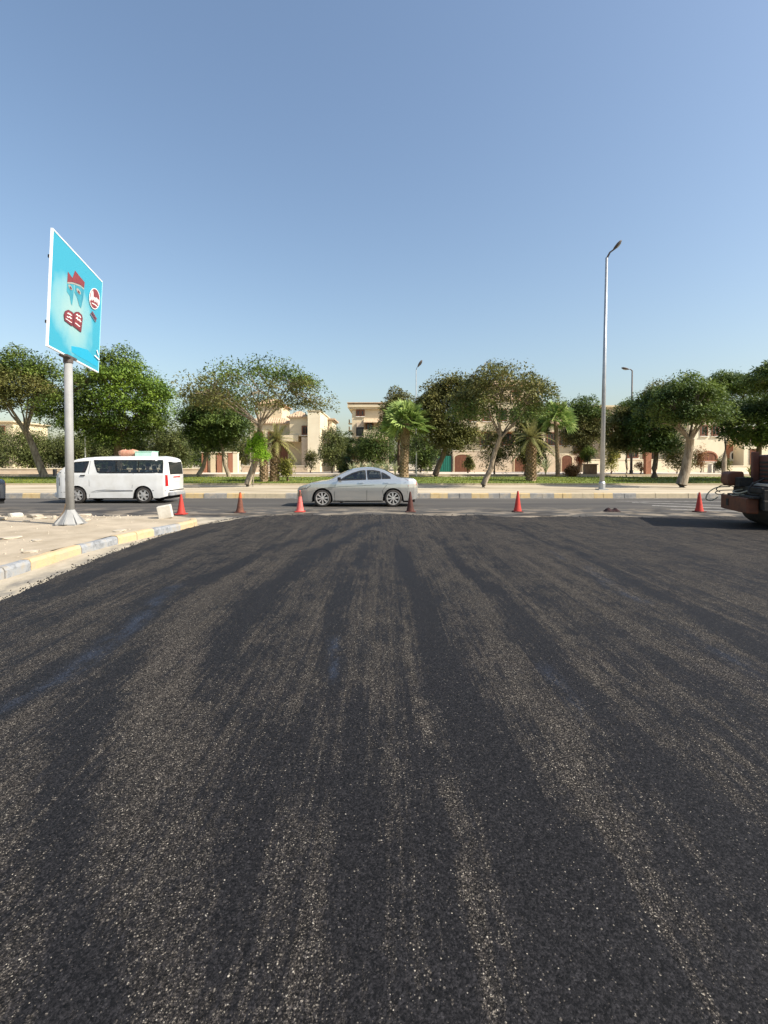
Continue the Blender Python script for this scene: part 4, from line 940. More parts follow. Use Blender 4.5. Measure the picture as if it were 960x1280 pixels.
# ================================================================== BILLBOARD
M['frame'] = mat('white_frame', (0.80, 0.80, 0.80), None, rough=0.5)
M['cyanpale'] = mat('pale_cyan_trim', (0.35, 0.66, 0.74), None, rough=.5)
M['back'] = mat('dark_frame', (0.05, 0.10, 0.12), None, rough=0.6)
def billmat():
    m = bpy.data.materials.new('billboard_print'); m.use_nodes = True; t = m.node_tree; p = t.nodes['Principled BSDF']; L = t.links.new
    tc = t.nodes.new('ShaderNodeTexCoord'); sp = t.nodes.new('ShaderNodeSeparateXYZ'); L(tc.outputs['Object'], sp.inputs[0])
    # printed design: cyan corners, pale middle (object coords: y along the panel, z up)
    mp = t.nodes.new('ShaderNodeMapping'); mp.inputs['Location'].default_value = (0, -1.35/1.9, -1.0/1.25); mp.inputs['Scale'].default_value = (0, 1/1.9, 1/1.25)
    L(tc.outputs['Object'], mp.inputs[0]); ln = t.nodes.new('ShaderNodeVectorMath'); ln.operation = 'LENGTH'; L(mp.outputs[0], ln.inputs[0])
    n = t.nodes.new('ShaderNodeTexNoise'); n.inputs['Scale'].default_value = 1.6; L(tc.outputs['Object'], n.inputs['Vector'])
    ad = t.nodes.new('ShaderNodeMath'); ad.operation = 'MULTIPLY_ADD'; ad.inputs[1].default_value = 0.5; L(n.outputs[0], ad.inputs[0]); L(ln.outputs['Value'], ad.inputs[2])
    r = t.nodes.new('ShaderNodeValToRGB'); e = r.color_ramp.elements; e[0].position = 0.45; e[0].color = (0.32, 0.50, 0.48, 1); e[1].position = 1.25; e[1].color = (0.04, 0.34, 0.46, 1)
    q = e.new(0.85); q.color = (0.17, 0.43, 0.49, 1)
    L(ad.outputs[0], r.inputs[0]); L(r.outputs[0], p.inputs['Base Color']); p.inputs['Roughness'].default_value = 0.45
    return m
M['bill'] = billmat()
bA = Vector((-7.22, 10.95, 0)); bB = Vector((-7.83, 14.2, 0)); bu = (bB-bA).normalized(); bn = Vector((bu.y, -bu.x, 0)); BW = (bB-bA).length-0.08
BZ0 = 1.6+147.5*10.95/F; BH = 2.46
polep = at(88, 655, 0.18); polep = Vector((-7.40, 12.05, 0.17))
root = empty('billboard', polep, 'cyan billboard on a grey steel pole with flared base on the sandy corner', 'billboard')
rot = math.atan2(bu.y, bu.x)-math.pi/2             # local y runs along the panel
inv = lambda p: Vector(p)-polep
sp_ = MB(); u0 = (polep-bA).dot(bu)
hb = BZ0-polep.z
sp_.tube([(0,0,-.05),(0,0,hb-.10)], [0.093, 0.090], 16); sp_.build('pole', M['signpole'], root, smooth=True)
b = MB(); b.tube([(0,0,hb-.16),(0,0,hb-.02)], [0.105, 0.105], 12); b.box((-.09, -.28, hb-.05), (.09, .28, hb-.002), rot=Matrix.Rotation(rot, 3, 'Z'), c=(0,0,hb)); b.build('bracket', M['head'], root)
b = MB()
b.box((-.26,-.26,0),(.26,.26,.03))
for i in range(8):
    a = 2*math.pi*i/8+.2; d = Vector((math.cos(a), math.sin(a), 0)); s_ = Vector((-d.y, d.x, 0))*.012
    b.add([d*.085-s_+Vector((0,0,.031)), d*.34-s_+Vector((0,0,.031)), d*.34-s_+Vector((0,0,.06)), d*.085-s_+Vector((0,0,.34)), d*.085+s_+Vector((0,0,.031)), d*.34+s_+Vector((0,0,.031)), d*.34+s_+Vector((0,0,.06)), d*.085+s_+Vector((0,0,.34))],
          [(0,1,2,3),(4,7,6,5),(0,4,5,1),(1,5,6,2),(2,6,7,3),(3,7,4,0)])
b.lathe([(0.31, 0.032), (0.25, 0.12), (0.14, 0.28), (0.096, 0.36)], n=8); b.build('base_flare', M['signpole'], root)
b = MB(); b.tube([(-.06,-.075,.5),(-.085,-.09,.33),(-.16,-.16,.18),(-.21,-.2,.035)], .013, 6); b.build('cable', M['barkdk'], root)
pan = bpy.data.objects.new('panel', None)
# panel mesh in its own frame: x = normal, y = along, z = up
def PT(u, v, off=0): return (off, u, v)
b = MB(); b.box((-.03, 0.01, .01), (-.0, BW-.01, BH-.01)); panel = b.build('panel', M['bill'], root); 
o0 = bA-polep; panel.location = (o0.x, o0.y, BZ0-polep.z); panel.rotation_euler = (0, 0.052, rot+0.03); panel.location.x += .07
b = MB(); f_ = .05
b.box((-.04, -.02, -.02), (.006, .012, BH+.02)); b.box((-.04, .0125, -.02), (.006, BW-.012, .012)); b.box((-.04, .0125, BH-.012), (.006, BW-.012, BH+.02))
fr_ = b.build('frame', M['frame'], panel)
b = MB(); b.box((-.04, BW-.0115, -.02), (.006, BW+.02, BH+.02)); b.build('frame', M['cyanpale'], panel)
b = MB()
for i in range(5): b.box((-.08, .3+i*.66, .1), (-.042, .36+i*.66, BH-.1))
b.box((-.12, .1, .5), (-.081, BW-.1, .56)); b.box((-.12, .1, 1.9), (-.081, BW-.1, 1.96)); b.build('rear_bracing', M['head'], panel)
def on_panel(px, py):
    d = ray(px, py); P0 = Vector((bA.x, bA.y, 0)); o_ = Vector((0, 0, CAMZ)); t = (P0-o_).dot(bn)/d.dot(bn); p = o_+d*t
    return (p-bA).dot(bu), p.z-BZ0
def crp(x, y): return on_panel(x/6.09+40, y/6.09+270)
M['red'] = mat('print_red', (0.27, 0.045, 0.045), (0.20, 0.035, 0.04), 5, 0.5); M['pwhite'] = mat('print_white', (0.85, 0.82, 0.80), None, rough=0.5)
M['teal'] = mat('print_teal', (0.04, 0.22, 0.30), (0.06, 0.34, 0.42), 4, 0.5); M['beige'] = mat('print_beige', (0.36, 0.36, 0.31), None, rough=0.5); M['maroon'] = mat('print_maroon', (0.16, 0.03, 0.04), None, rough=0.5)
M['cyan'] = mat('print_cyan', (0.02, 0.36, 0.54), None, rough=0.5); M['glow'] = mat('print_pale_cream', (0.70, 0.80, 0.68), (0.55, 0.78, 0.74), 3, 0.5)
lay = [0.003]
def decal(polys, m, nm='print_shape', lab=None):
    b = MB()
    for poly in polys[:]:
        p2 = [crp(*q) for q in poly]; b.prism(p2, lay[0]-.0025, lay[0], axis='x')
    lay[0] += 0.0012
    o = b.build(nm, M[m], panel)
    if lab: o['label'] = lab
def ell(cx, cy, rx, ry, n=20, sh=0.0): return [(cx+rx*math.cos(2*math.pi*i/n), cy+ry*math.sin(2*math.pi*i/n)+sh*rx*math.cos(2*math.pi*i/n)) for i in range(n)]
decal([[(285,990),(350,1000),(420,1020),(455,1060),(505,1110),(500,1150),(420,1105),(350,1070),(290,1035)]], 'cyan', lab='printed blue wave')
decal([[(222,505),(276,520),(279,560),(277,600),(272,682),(262,664),(247,605),(222,572)]], 'teal', lab='printed teal drop shape'); decal([[(288,515),(360,548),(358,620),(345,702),(330,684),(306,615),(285,580)]], 'teal', lab='printed teal drop shape')
decal([[(222,420),(262,470),(280,412),(318,456),(362,502),(360,545),(330,522),(290,508),(262,500),(222,500)]], 'red', lab='printed red zigzag crown')
decal([[(222,500),(262,502),(290,512),(330,526),(360,548),(360,560),(330,536),(290,522),(262,514),(222,512)]], 'beige')
for q_ in (ell(248, 541, 17, 15, sh=.9), ell(316, 572, 19, 16, sh=.9)): decal([q_], 'beige', lab='printed oval')
for q_ in (ell(250, 545, 9, 9, sh=.9), ell(317, 577, 9, 9, sh=.9)): decal([q_], 'maroon')
for q_ in ([(206,750),(214,722),(240,712),(275,730),(283,742),(286,835),(272,835),(215,795)], [(283,742),(300,728),(325,728),(352,752),(360,780),(354,885),(335,872),(288,838)]): decal([q_], 'maroon', lab='printed dark outlined pair of boxes')
for q_ in ([(212,752),(220,728),(240,720),(270,735),(277,748),(277,822),(218,785)], [(291,748),(303,736),(325,736),(346,758),(352,782),(347,868),(294,830)]): decal([q_], 'red', lab='printed red pair of boxes')
def scrib(pts, w_): 
    out = []
    for (x0, y0), (x1, y1) in zip(pts, pts[1:]):
        d = math.hypot(x1-x0, y1-y0)+1e-6; nx_, ny_ = -(y1-y0)/d*w_, (x1-x0)/d*w_; out.append([(x0+nx_, y0+ny_), (x1+nx_, y1+ny_), (x1-nx_, y1-ny_), (x0-nx_, y0-ny_)])
    return out
decal(scrib([(232,742),(240,735),(246,748),(254,742),(262,756),(268,752)], 3)+scrib([(230,762),(245,772),(252,764),(262,780),(270,776)], 3.5)+scrib([(303,752),(312,746),(320,762),(330,756),(342,774)], 3.5)+scrib([(303,778),(314,772),(320,792),(332,786),(342,806),(346,800)], 4)+scrib([(300,812),(340,842)], 3)+scrib([(222,780),(272,812)], 2.5), 'pwhite', lab='white script lettering on the red boxes')
decal([ell(445, 628, 44, 80, 28, .35)], 'pwhite', lab='white rim of the round badge'); decal([ell(445, 628, 40, 74, 28, .35)], 'red', lab='round red badge')
decal(scrib([(412,640),(418,596),(424,566),(428,600),(430,640),(430,628),(440,616),(446,640),(448,652),(450,626),(460,622),(462,660),(464,640),(474,636),(478,672)], 5)+scrib([(412,622),(432,632)], 4)+scrib([(424,660),(450,672),(472,690)], 3), 'pwhite', lab='white script lettering on the round badge')
decal(scrib([(430,726),(470,786)], 4), 'red', lab='small red lettering under the badge'); decal(scrib([(418,738),(466,804)], 3), 'red', lab='second small red lettering line')
decal(scrib([(470,1060),(510,1095)], 4)+scrib([(486,1020),(500,1060)], 3), 'pwhite', lab='small white lettering at the foot')
del pan

# ================================================================== CONES
M['cone_red'] = mat('cone_red', (0.50, 0.045, 0.03), (0.36, 0.04, 0.03), 8, 0.6); M['cone_pink'] = mat('cone_faded_red', (0.62, 0.10, 0.09), (0.70, 0.18, 0.15), 9, 0.65)
M['cone_brown'] = mat('cone_dirty_brown', (0.05, 0.016, 0.012), (0.09, 0.03, 0.02), 7, 0.7); M['cone_rust'] = mat('cone_rust', (0.09, 0.035, 0.025), (0.19, 0.07, 0.04), 7, 0.7)
M['cone_base'] = mat('cone_base_rubber', (0.05, 0.035, 0.03), (0.14, 0.05, 0.04), 7, 0.8)
M['cone_orange'] = mat('cone_orange', (0.60, 0.13, 0.03), (0.45, 0.09, 0.03), 7, 0.7)
def cone(label, px, py, h, m, band=None, base='cone_base', tip=None, tilt=0.0, rz=0):
    p = at(px, py, 0.0); r_ = empty('traffic_cone', (p.x, p.y, 0.004), label, 'traffic cone', group='traffic cones closing the road', rz=rz); r_.rotation_euler = (tilt*.5, tilt, rz)
    b = MB(); s_ = .17; b.prism([(-s_,-s_+.04),(-s_+.04,-s_),(s_-.04,-s_),(s_,-s_+.04),(s_,s_-.04),(s_-.04,s_),(-s_+.04,s_),(-s_,s_-.04)], 0, .03, axis='z'); b.build('base', M[base], r_, bevel=.006)
    def rad(z): return .125-(.125-.028)*z
    def seg(z0, z1, nm, mm, off=0):
        b = MB(); b.lathe([(rad(z)+off+(0.012 if z < .02 else 0), .031+z*(h-.03)) for z in np.linspace(z0, z1, 6)], n=20)
        return b.build(nm, M[mm], r_, smooth=True)
    seg(0, 1, 'cone_body', m)
    b = MB(); zt = h+.001; b.lathe([(.028, zt), (.026, zt+.012), (.015, zt+.014), (.012, zt-.03)], n=14); b.build('rim', M[m], r_)
    if tip: seg(.72, .99, 'band', tip, .002)
    if band: seg(.42, .60, 'band', band, .002)
    return r_
cone('bright red cone beside the white block at the kerb corner', 226.5, 643, .62, 'cone_red', base='cone_red')
cone('dirty rust-brown cone with an orange tip, second from the left', 300, 641, .66, 'cone_rust', tip='cone_orange', base='cone_base', tilt=.02)
cone('faded pinkish red cone in front of the nose of the silver car', 375, 640, .70, 'cone_pink', base='cone_red', tip='cone_rust')
cone('dark brown cone in front of the tail of the silver car', 513, 640, .66, 'cone_brown', tilt=-.01)
cone('dull red cone standing alone right of the silver car', 647, 640, .68, 'cone_red', tilt=.01)
cone('bright red cone nearest the road roller, rightmost', 874, 640, .64, 'cone_red', rz=.4)

# ================================================================== VEHICLES
M['silver'] = mat('silver_paint', (0.54, 0.54, 0.52), None, rough=0.22, metal=0.72, coat=0.8, spec=0.5)
M['whitep'] = mat('white_paint', (0.78, 0.775, 0.75), (0.68, 0.665, 0.62), 2, 0.3, coat=0.6, spec=0.5)
M['darkp'] = mat('dark_paint', (0.015, 0.018, 0.025), None, rough=0.25, coat=0.8, spec=0.5)
M['rubber'] = mat('tyre_rubber', (0.028, 0.027, 0.026), (0.06, 0.052, 0.045), 12, 0.85)
M['trim'] = mat('black_trim', (0.018, 0.018, 0.018), None, rough=0.55)
M['alloy'] = mat('alloy', (0.62, 0.60, 0.57), None, rough=0.35, metal=0.6)
M['well'] = mat('wheel_well', (0.012, 0.012, 0.012), None, rough=0.9)
M['lampred'] = mat('tail_lamp_red', (0.45, 0.015, 0.015), None, rough=0.15, coat=.5); M['lampclear'] = mat('head_lamp_clear', (0.55, 0.56, 0.58), None, rough=0.12, metal=.4, coat=.5)
M['seat'] = mat('seat_fabric', (0.10, 0.09, 0.085), (0.14, 0.13, 0.12), 9, 0.9); M['seatred'] = mat('seat_fabric_maroon', (0.20, 0.03, 0.03), None, rough=0.9)
M['glassc'] = glassmat('car_glass', (0.36, 0.41, 0.42), 0.06); M['glassd'] = glassmat('van_glass', (0.66, 0.70, 0.72), 0.04)
M['plate'] = mat('plate', (0.6, 0.6, 0.58), None, rough=.5)
def inside(poly, x, z):
    c = False; n = len(poly)
    for i in range(n):
        (x0, z0), (x1, z1) = poly[i], poly[i-1]
        if (z0 > z) != (z1 > z) and x < (x1-x0)*(z-z0)/(z1-z0)+x0: c = not c
    return c
class Car:
    def __init__(s, root, L, W, top, plan, vert, axles, wr, sill, crown, paint, arch=None, dxs=0.035):
        s.root, s.L, s.W, s.top, s.plan, s.vert, s.ax, s.wr, s.sill, s.crown = root, L, W, top, plan, vert, axles, wr, sill, crown
        s.paint = paint; s.arch = arch or wr+.055; s.dxs = dxs
    def Y(s, x, z): return s.W/2*interp(s.plan, x)*interp(s.vert, z)
    def T(s, x): return interp(s.top, x)
    def B(s, x):
        z = interp(s.sill, x)
        for a in s.ax:
            d = abs(x-a)
            if d < s.arch: z = max(z, s.wr+math.sqrt(s.arch**2-d*d))
        return z
    def body(s, sidewin, topwin):
        xs = list(np.arange(0.0, s.L, s.dxs))+[s.L]
        for a in s.ax: xs += [a-s.arch+1e-3, a+s.arch-1e-3, a-s.arch*.98, a+s.arch*.98, a-s.arch*.9, a+s.arch*.9]
        xs += [p[0] for p in s.top if 0 < p[0] < s.L]; xs = sorted(set(round(x, 4) for x in xs))
        NR = 44; b = MB(); nt_ = 12; idx = {}
        for side in (-1, 1):
            k = len(b.v)
            for x in xs:
                z0, z1 = s.B(x), s.T(x)
                for r in range(NR+1):
                    z = z0+(z1-z0)*r/NR; b.v.append((x, side*s.Y(x, z), z))
            for i in range(len(xs)-1):
                for r in range(NR):
                    q = [k+i*(NR+1)+r, k+(i+1)*(NR+1)+r, k+(i+1)*(NR+1)+r+1, k+i*(NR+1)+r+1]
                    cx = sum(b.v[j][0] for j in q)/4; cz = sum(b.v[j][2] for j in q)/4
                    if any(inside(w_, cx, cz) for w_ in sidewin): continue
                    b.f.append(tuple(q)); b.mi.append(0)
            idx[side] = k
        k = len(b.v); NT = 16
        for x in xs:
            z1 = s.T(x); ye = s.Y(x, z1); cr = interp(s.crown, x)
            for r in range(NT+1):
                t = -1+2*r/NT; b.v.append((x, ye*t, z1+cr*(1-t*t)))
        for i in range(len(xs)-1):
            for r in range(NT):
                xm = (xs[i]+xs[i+1])/2; t = abs(-1+2*(r+.5)/NT)
                if any(a < xm < c and t < lim for a, c, lim in topwin): continue
                b.f.append((k+i*(NT+1)+r, k+(i+1)*(NT+1)+r, k+(i+1)*(NT+1)+r+1, k+i*(NT+1)+r+1)); b.mi.append(0)
        # front / rear caps
        for i in (0, len(xs)-1):
            x = xs[i]; rows = []
            for r in range(NR+1):
                rows.append((idx[-1]+i*(NR+1)+r, idx[1]+i*(NR+1)+r))
            for r in range(NR): b.f.append((rows[r][0], rows[r+1][0], rows[r+1][1], rows[r][1])); b.mi.append(0)
            tr = [k+i*(NT+1)+r for r in range(NT+1)]; b.f.append(tuple(tr)); b.mi.append(0)
        o = b.build('body', M[s.paint], s.root, smooth=True); s.bodyo = o
        # under body + wheel wells
        b = MB(); segs = [0.12, s.ax[0]-s.arch, s.ax[0]+s.arch, s.ax[1]-s.arch, s.ax[1]+s.arch, s.L-.12]
        for a, c in ((segs[0], segs[1]), (segs[2], segs[3]), (segs[4], segs[5])): b.box((a, -s.W/2*.80, .17), (c, s.W/2*.80, .34))
        b.box((.3, -.45, .2), (s.L-.3, .45, .345))
        for a in s.ax:
            for sg in (-1, 1):
                b.lathe([(s.arch+.004, sg*(s.W/2-.035)), (s.arch-.01, sg*(s.W/2-.30)), (.01, sg*(s.W/2-.31))], c=(a, 0, s.wr), axis='y', n=16, sweep=(-.25, math.pi+.25))
        b.build('underbody', M['well'], s.root)
        return o
    def glass(s, poly, m, nm='side_window', frame=.022, sides=(-1, 1), fm='trim'):
        for sg in sides:
            pts = []; n = len(poly)
            for i in range(n):
                (x0, z0), (x1, z1) = poly[i], poly[(i+1) % n]
                for t in (0, .25, .5, .75): pts.append((x0+(x1-x0)*t, z0+(z1-z0)*t))
            b = MB(); cx = sum(p[0] for p in pts)/len(pts); cz = sum(p[1] for p in pts)/len(pts)
            vs_ = [(x, sg*(s.Y(x, z)+.001), z) for x, z in pts]+[(cx, sg*(s.Y(cx, cz)+.004), cz)]
            b.add(vs_, [(i, (i+1) % len(pts), len(pts)) for i in range(len(pts))]); g = b.build(nm, M[m], s.root, smooth=True)
            b = MB(); k_ = len(pts)
            def off(d): 
                out = []
                for i in range(k_):
                    (xa, za), (xb, zb) = pts[i-1], pts[(i+1) % k_]; dx, dz = xb-xa, zb-za; l = math.hypot(dx, dz)+1e-9; out.append((pts[i][0]+d*(-dz/l), pts[i][1]+d*dx/l))
                return out
            A_, B_ = off(frame), off(-frame)
            vs_ = [(x, sg*(s.Y(x, z)+.006), z) for x, z in A_]+[(x, sg*(s.Y(x, z)+.006), z) for x, z in B_]+[(x, sg*(s.Y(x, z)-.012), z) for x, z in A_]+[(x, sg*(s.Y(x, z)-.012), z) for x, z in B_]
            b.add(vs_, [f for i in range(k_) for j in ((i+1) % k_,) for f in ((i, j, k_+j, k_+i), (i, 2*k_+i, 2*k_+j, j), (k_+i, k_+j, 3*k_+j, 3*k_+i))])
            b.build('window_frame', M[fm], g)
    def topglass(s, a, c, lim, m, nm):
        b = MB(); NN = 8; xs = np.linspace(a-.02, c+.02, 9)
        for x in xs:
            z1 = s.T(x); ye = s.Y(x, z1); cr = interp(s.crown, x)
            for r in range(NN+1): t = (-1+2*r/NN)*min(.97, lim+.04); b.v.append((x, ye*t, z1+cr*(1-t*t)+.006))
        for i in range(8):
            for r in range(NN): b.f.append((i*(NN+1)+r, (i+1)*(NN+1)+r, (i+1)*(NN+1)+r+1, i*(NN+1)+r+1)); b.mi.append(0)
        b.build(nm, M[m], s.root, smooth=True)
    def strip(s, pts, wd, m, nm, sides=(-1, 1), off=.004, parent=None, lab=None):
        for sg in sides:
            b = MB(); b2 = []
            for i, (x, z) in enumerate(pts):
                (xa, za), (xb, zb) = pts[max(0, i-1)], pts[min(len(pts)-1, i+1)]; dx, dz = xb-xa, zb-za; l = math.hypot(dx, dz)
                w_ = wd[i] if hasattr(wd, '__len__') else wd
                for e in (1, -1): X_, Z_ = x-dz/l*w_/2*e, z+dx/l*w_/2*e; b2.append((X_, sg*(s.Y(X_, Z_)+off), Z_))
            b.add(b2, [(2*i, 2*i+2, 2*i+3, 2*i+1) for i in range(len(pts)-1)]); o = b.build(nm, M[m], parent or s.root, fixn=False)
            if lab: o['label'] = lab
    def patch(s, poly, m, nm, sides=(-1, 1), th=.02, lab=None):
        for sg in sides:
            b = MB(); n = len(poly); b.add([(x, sg*(s.Y(x, z)+th), z) for x, z in poly]+[(x, sg*(s.Y(x, z)-.03), z) for x, z in poly], [tuple(range(n))]+[(i, (i+1) % n, (i+1) % n+n, i+n) for i in range(n)])
            o = b.build(nm, M[m], s.root, bevel=.004)
            if lab: o['label'] = lab
    def wheels(s, spokes, rimr, wd=.2, style='split'):
        for a in s.ax:
            for sg in (-1, 1):
                yo = s.W/2-.025; c = (a, 0, s.wr); R0 = s.wr
                e = bpy.data.objects.new('wheel', None); COL.objects.link(e); e.parent = s.root; e.location = (a, sg*yo, s.wr); e.empty_display_size = .2
                b = MB(); b.lathe([(rimr, -.0), (rimr+.02, .0), (R0-.05, .005), (R0-.012, -.015), (R0, -.04), (R0, -wd+.04), (R0-.015, -wd+.01), (rimr, -wd)], axis='y', n=36)
                if sg < 0: b.v = [(x, -y, z) for x, y, z in b.v]
                b.build('tyre', M['rubber'], e, smooth=True)
                b = MB(); b.lathe([(rimr+.004, .002), (rimr-.014, .002), (rimr-.022, -.04), (rimr-.03, -.13)], axis='y', n=32)
                b.lathe([(.001, .0), (.05, -.002), (.062, -.03), (.062, -.05)], axis='y', n=16)
                for q in range(spokes):
                    an = 2*math.pi*q/spokes+.1; 
                    for da in ((-.10, .10) if style == 'split' else (0,)):
                        d0 = Vector((math.cos(an), 0, math.sin(an))); d1 = Vector((math.cos(an+da), 0, math.sin(an+da))); p0, p1 = d0*.05, d1*(rimr-.012); d = (p1-p0).normalized(); sN = Vector((-d.z, 0, d.x))
                        w0, w1 = (.016, .012) if style == 'split' else (.045, .032)
                        b.add([p0-sN*w0+Vector((0,-.006,0)), p0+sN*w0+Vector((0,-.006,0)), p1+sN*w1+Vector((0,-.012,0)), p1-sN*w1+Vector((0,-.012,0)), p0-sN*w0+Vector((0,-.04,0)), p0+sN*w0+Vector((0,-.04,0)), p1+sN*w1+Vector((0,-.045,0)), p1-sN*w1+Vector((0,-.045,0))],
                              [(0,1,2,3),(0,4,5,1),(1,5,6,2),(2,6,7,3),(3,7,4,0)])
                if sg < 0: b.v = [(x, -y, z) for x, y, z in b.v]
                b.build('rim', M['alloy'], e)
                b = MB(); b.lathe([(rimr-.02, -.11), (.001, -.11)], axis='y', n=20); b.lathe([(.12, -.06), (.12, -.10), (.001, -.10)], axis='y', n=20)
                if sg < 0: b.v = [(x, -y, z) for x, y, z in b.v]
                b.build('brake_disc', M['well'], e)
    def seats(s, xs, m='seat', h=1.0, w_=.5, z0=.35):
        for x in xs:
            for sg in (-1, 1):
                b = MB(); y0 = sg*.38; b.box((x-.25, y0-w_/2, z0), (x+.25, y0+w_/2, z0+.16)); b.box((x+.18, y0-w_/2+.02, z0+.165), (x+.30, y0+w_/2-.02, h)); b.box((x+.2, y0-.12, h+.01), (x+.28, y0+.12, h+.18))
                b.build('seat', M[m], s.root, bevel=.03)

def sedan(loc, label, paint='silver', glass='glassc'):
    root = empty('sedan_car', loc, label, 'car', group='sedans on the cross street')
    c = Car(root, 4.55, 1.76,
        top=[(0,.60),(.02,.66),(.08,.72),(.2,.765),(.5,.85),(.85,.92),(1.2,.975),(1.3,1.01),(1.5,1.13),(1.7,1.235),(1.9,1.32),(2.1,1.385),(2.35,1.43),(2.6,1.452),(2.85,1.45),(3.1,1.415),(3.33,1.345),(3.54,1.245),(3.72,1.14),(3.80,1.10),(3.9,1.08),(4.1,1.07),(4.38,1.05),(4.47,1.0),(4.52,.92),(4.55,.84)],
        plan=[(0,.62),(.04,.74),(.12,.84),(.25,.91),(.45,.965),(.8,.99),(1.5,1.0),(3.2,1.0),(3.9,.975),(4.2,.94),(4.4,.87),(4.5,.78),(4.55,.68)],
        vert=[(.15,.95),(.28,.972),(.42,.985),(.6,.998),(.72,1.0),(.86,.99),(.97,.962),(1.02,.935),(1.2,.84),(1.35,.755),(1.42,.70),(1.46,.64)],
        axles=(.98, 3.615), wr=.325, sill=[(0,.30),(.05,.22),(.3,.19),(.6,.2),(1.4,.2),(3.2,.2),(4.2,.24),(4.45,.29),(4.55,.36)], crown=[(0,.02),(.5,.05),(1.1,.04),(1.5,.06),(2.2,.045),(3.2,.035),(3.8,.02),(4.5,.015)], paint=paint)
    w1 = [(1.66,1.005),(1.84,1.125),(2.08,1.245),(2.35,1.33),(2.56,1.355),(2.60,1.035)]; w2 = [(2.68,1.037),(2.645,1.358),(2.9,1.352),(3.12,1.31),(3.16,1.055)]; w3 = [(3.21,1.058),(3.19,1.28),(3.34,1.21),(3.49,1.11),(3.51,1.07)]
    c.body([w1, w2, w3], [(1.34, 2.05, .86), (3.36, 3.78, .82)])
    for w_ in (w1, w2, w3): c.glass(w_, glass)
    c.topglass(1.34, 2.05, .86, glass, 'windscreen'); c.topglass(3.36, 3.78, .82, glass, 'rear_window')
    c.wheels(8, .235, style='split')
    # door seams, dark strip painting the sill shadow, handles
    c.strip([(1.45,.24),(1.43,.5),(1.46,.8),(1.62,.99)], .012, 'trim', 'door_seam'); c.strip([(2.63,.24),(2.64,.6),(2.63,1.02)], .012, 'trim', 'door_seam'); c.strip([(3.25,.44),(3.22,.62),(3.36,.8),(3.52,1.05)], .012, 'trim', 'door_seam')
    c.strip([(1.38,.225),(2.3,.215),(3.2,.225)], .03, 'trim', 'sill_shadow_line')
    for x in (2.42, 3.36): c.patch([(x-.10,.885),(x-.09,.925),(x+.09,.93),(x+.10,.89)], paint, 'door_handle', th=.035)
    c.patch([(.10,.60),(.05,.66),(.12,.715),(.42,.80),(.52,.79),(.36,.665)], 'lampclear', 'headlight', th=.006); c.strip([(.05,.60),(.2,.655),(.40,.70),(.55,.80)], .018, 'trim', 'headlight_edge', off=.008); c.strip([(1.0,.70),(1.6,.755),(2.6,.80),(3.6,.86),(4.1,.90)], .010, 'trim', 'body_crease'); c.strip([(4.05,1.06),(4.16,.99),(4.17,.78),(4.15,.50)], .010, 'trim', 'panel_seam'); c.patch([(4.18,.78),(4.16,1.0),(4.34,1.01),(4.50,.93),(4.50,.80)], 'lampred', 'tail_light', th=.006)
    c.patch([(.01,.33),(.01,.58),(.10,.56),(.20,.48),(.24,.34)], 'trim', 'fog_lamp_recess', th=.005)
    b = MB(); b.box((-.012, -.42, .30), (.03, .42, .56)); b.build('grille', M['trim'], root, bevel=.01)
    b = MB(); b.box((4.535, -.26, .62), (4.562, .26, .74)); b.build('number_plate', M['plate'], root)
    for sg in (-1, 1):
        b = MB(); b.tube([(1.60, sg*.84, 1.02), (1.62, sg*.95, 1.04)], .02, 6); b.box((1.56, sg*.93-.1*(sg < 0), .99), (1.68, sg*.93+.1*(sg > 0), 1.11)); b.build('mirror', M['trim' if paint == 'silver' else paint], root, bevel=.025)
    c.seats((2.15, 3.05)); b = MB(); b.box((1.2, -.72, .5), (1.75, .72, .92)); b.build('dashboard', M['trim'], root, bevel=.03)
    b = MB(); b.box((.4, -.7, .345), (4.1, .7, .36)); b.build('floor_pan', M['well'], root)
    b = MB(); b.tube([(3.45,0,1.43),(3.62,0,1.55)], .008, 5); b.build('aerial', M['trim'], root)
    return root, c
# nearside flank sits at world y = depth of tyres; centre is half a width behind it
pc = at(370.5, 633.5, 0)
sedan_root, _c = sedan((pc.x, 19.0+.88, 0.0), 'silver four-door sedan crossing the road behind the cones')
pd = at(4.0, 637, 0)
dk_root, _c = sedan((atY(8, 600, 18.6).x-4.5, 17.0+.88, 0.0), 'black sedan cut off by the left picture edge, only its tail showing', 'darkp', 'glassd')

# white minibus
van = empty('minibus', (0, 0, 0), 'white minibus with dark windows driving left behind the billboard pole', 'minibus')
vx = atY(66, 600, 20.7).x; van.location = (vx, 20.7+.845, 0.0)
V = Car(van, 4.66, 1.69,
    top=[(0,.74),(.02,.95),(.06,1.08),(.13,1.20),(.22,1.285),(.45,1.47),(.65,1.63),(.80,1.735),(.95,1.79),(1.2,1.835),(1.6,1.865),(2.2,1.885),(3.5,1.89),(4.3,1.875),(4.45,1.85),(4.55,1.78),(4.60,1.66),(4.66,1.2)],
    plan=[(0,.70),(.03,.80),(.08,.88),(.18,.945),(.35,.98),(.7,1.0),(4.2,1.0),(4.45,.985),(4.56,.95),(4.62,.91),(4.66,.86)],
    vert=[(.15,.97),(.4,.99),(.7,1.0),(1.15,.995),(1.3,.975),(1.75,.905),(1.82,.87),(1.87,.80),(1.89,.74)],
    axles=(.97, 3.64), wr=.335, sill=[(0,.27),(.05,.22),(.5,.22),(4.3,.22),(4.5,.27),(4.66,.32)], crown=[(0,.03),(.7,.05),(1.0,.05),(4.3,.05),(4.66,.02)], paint='whitep')
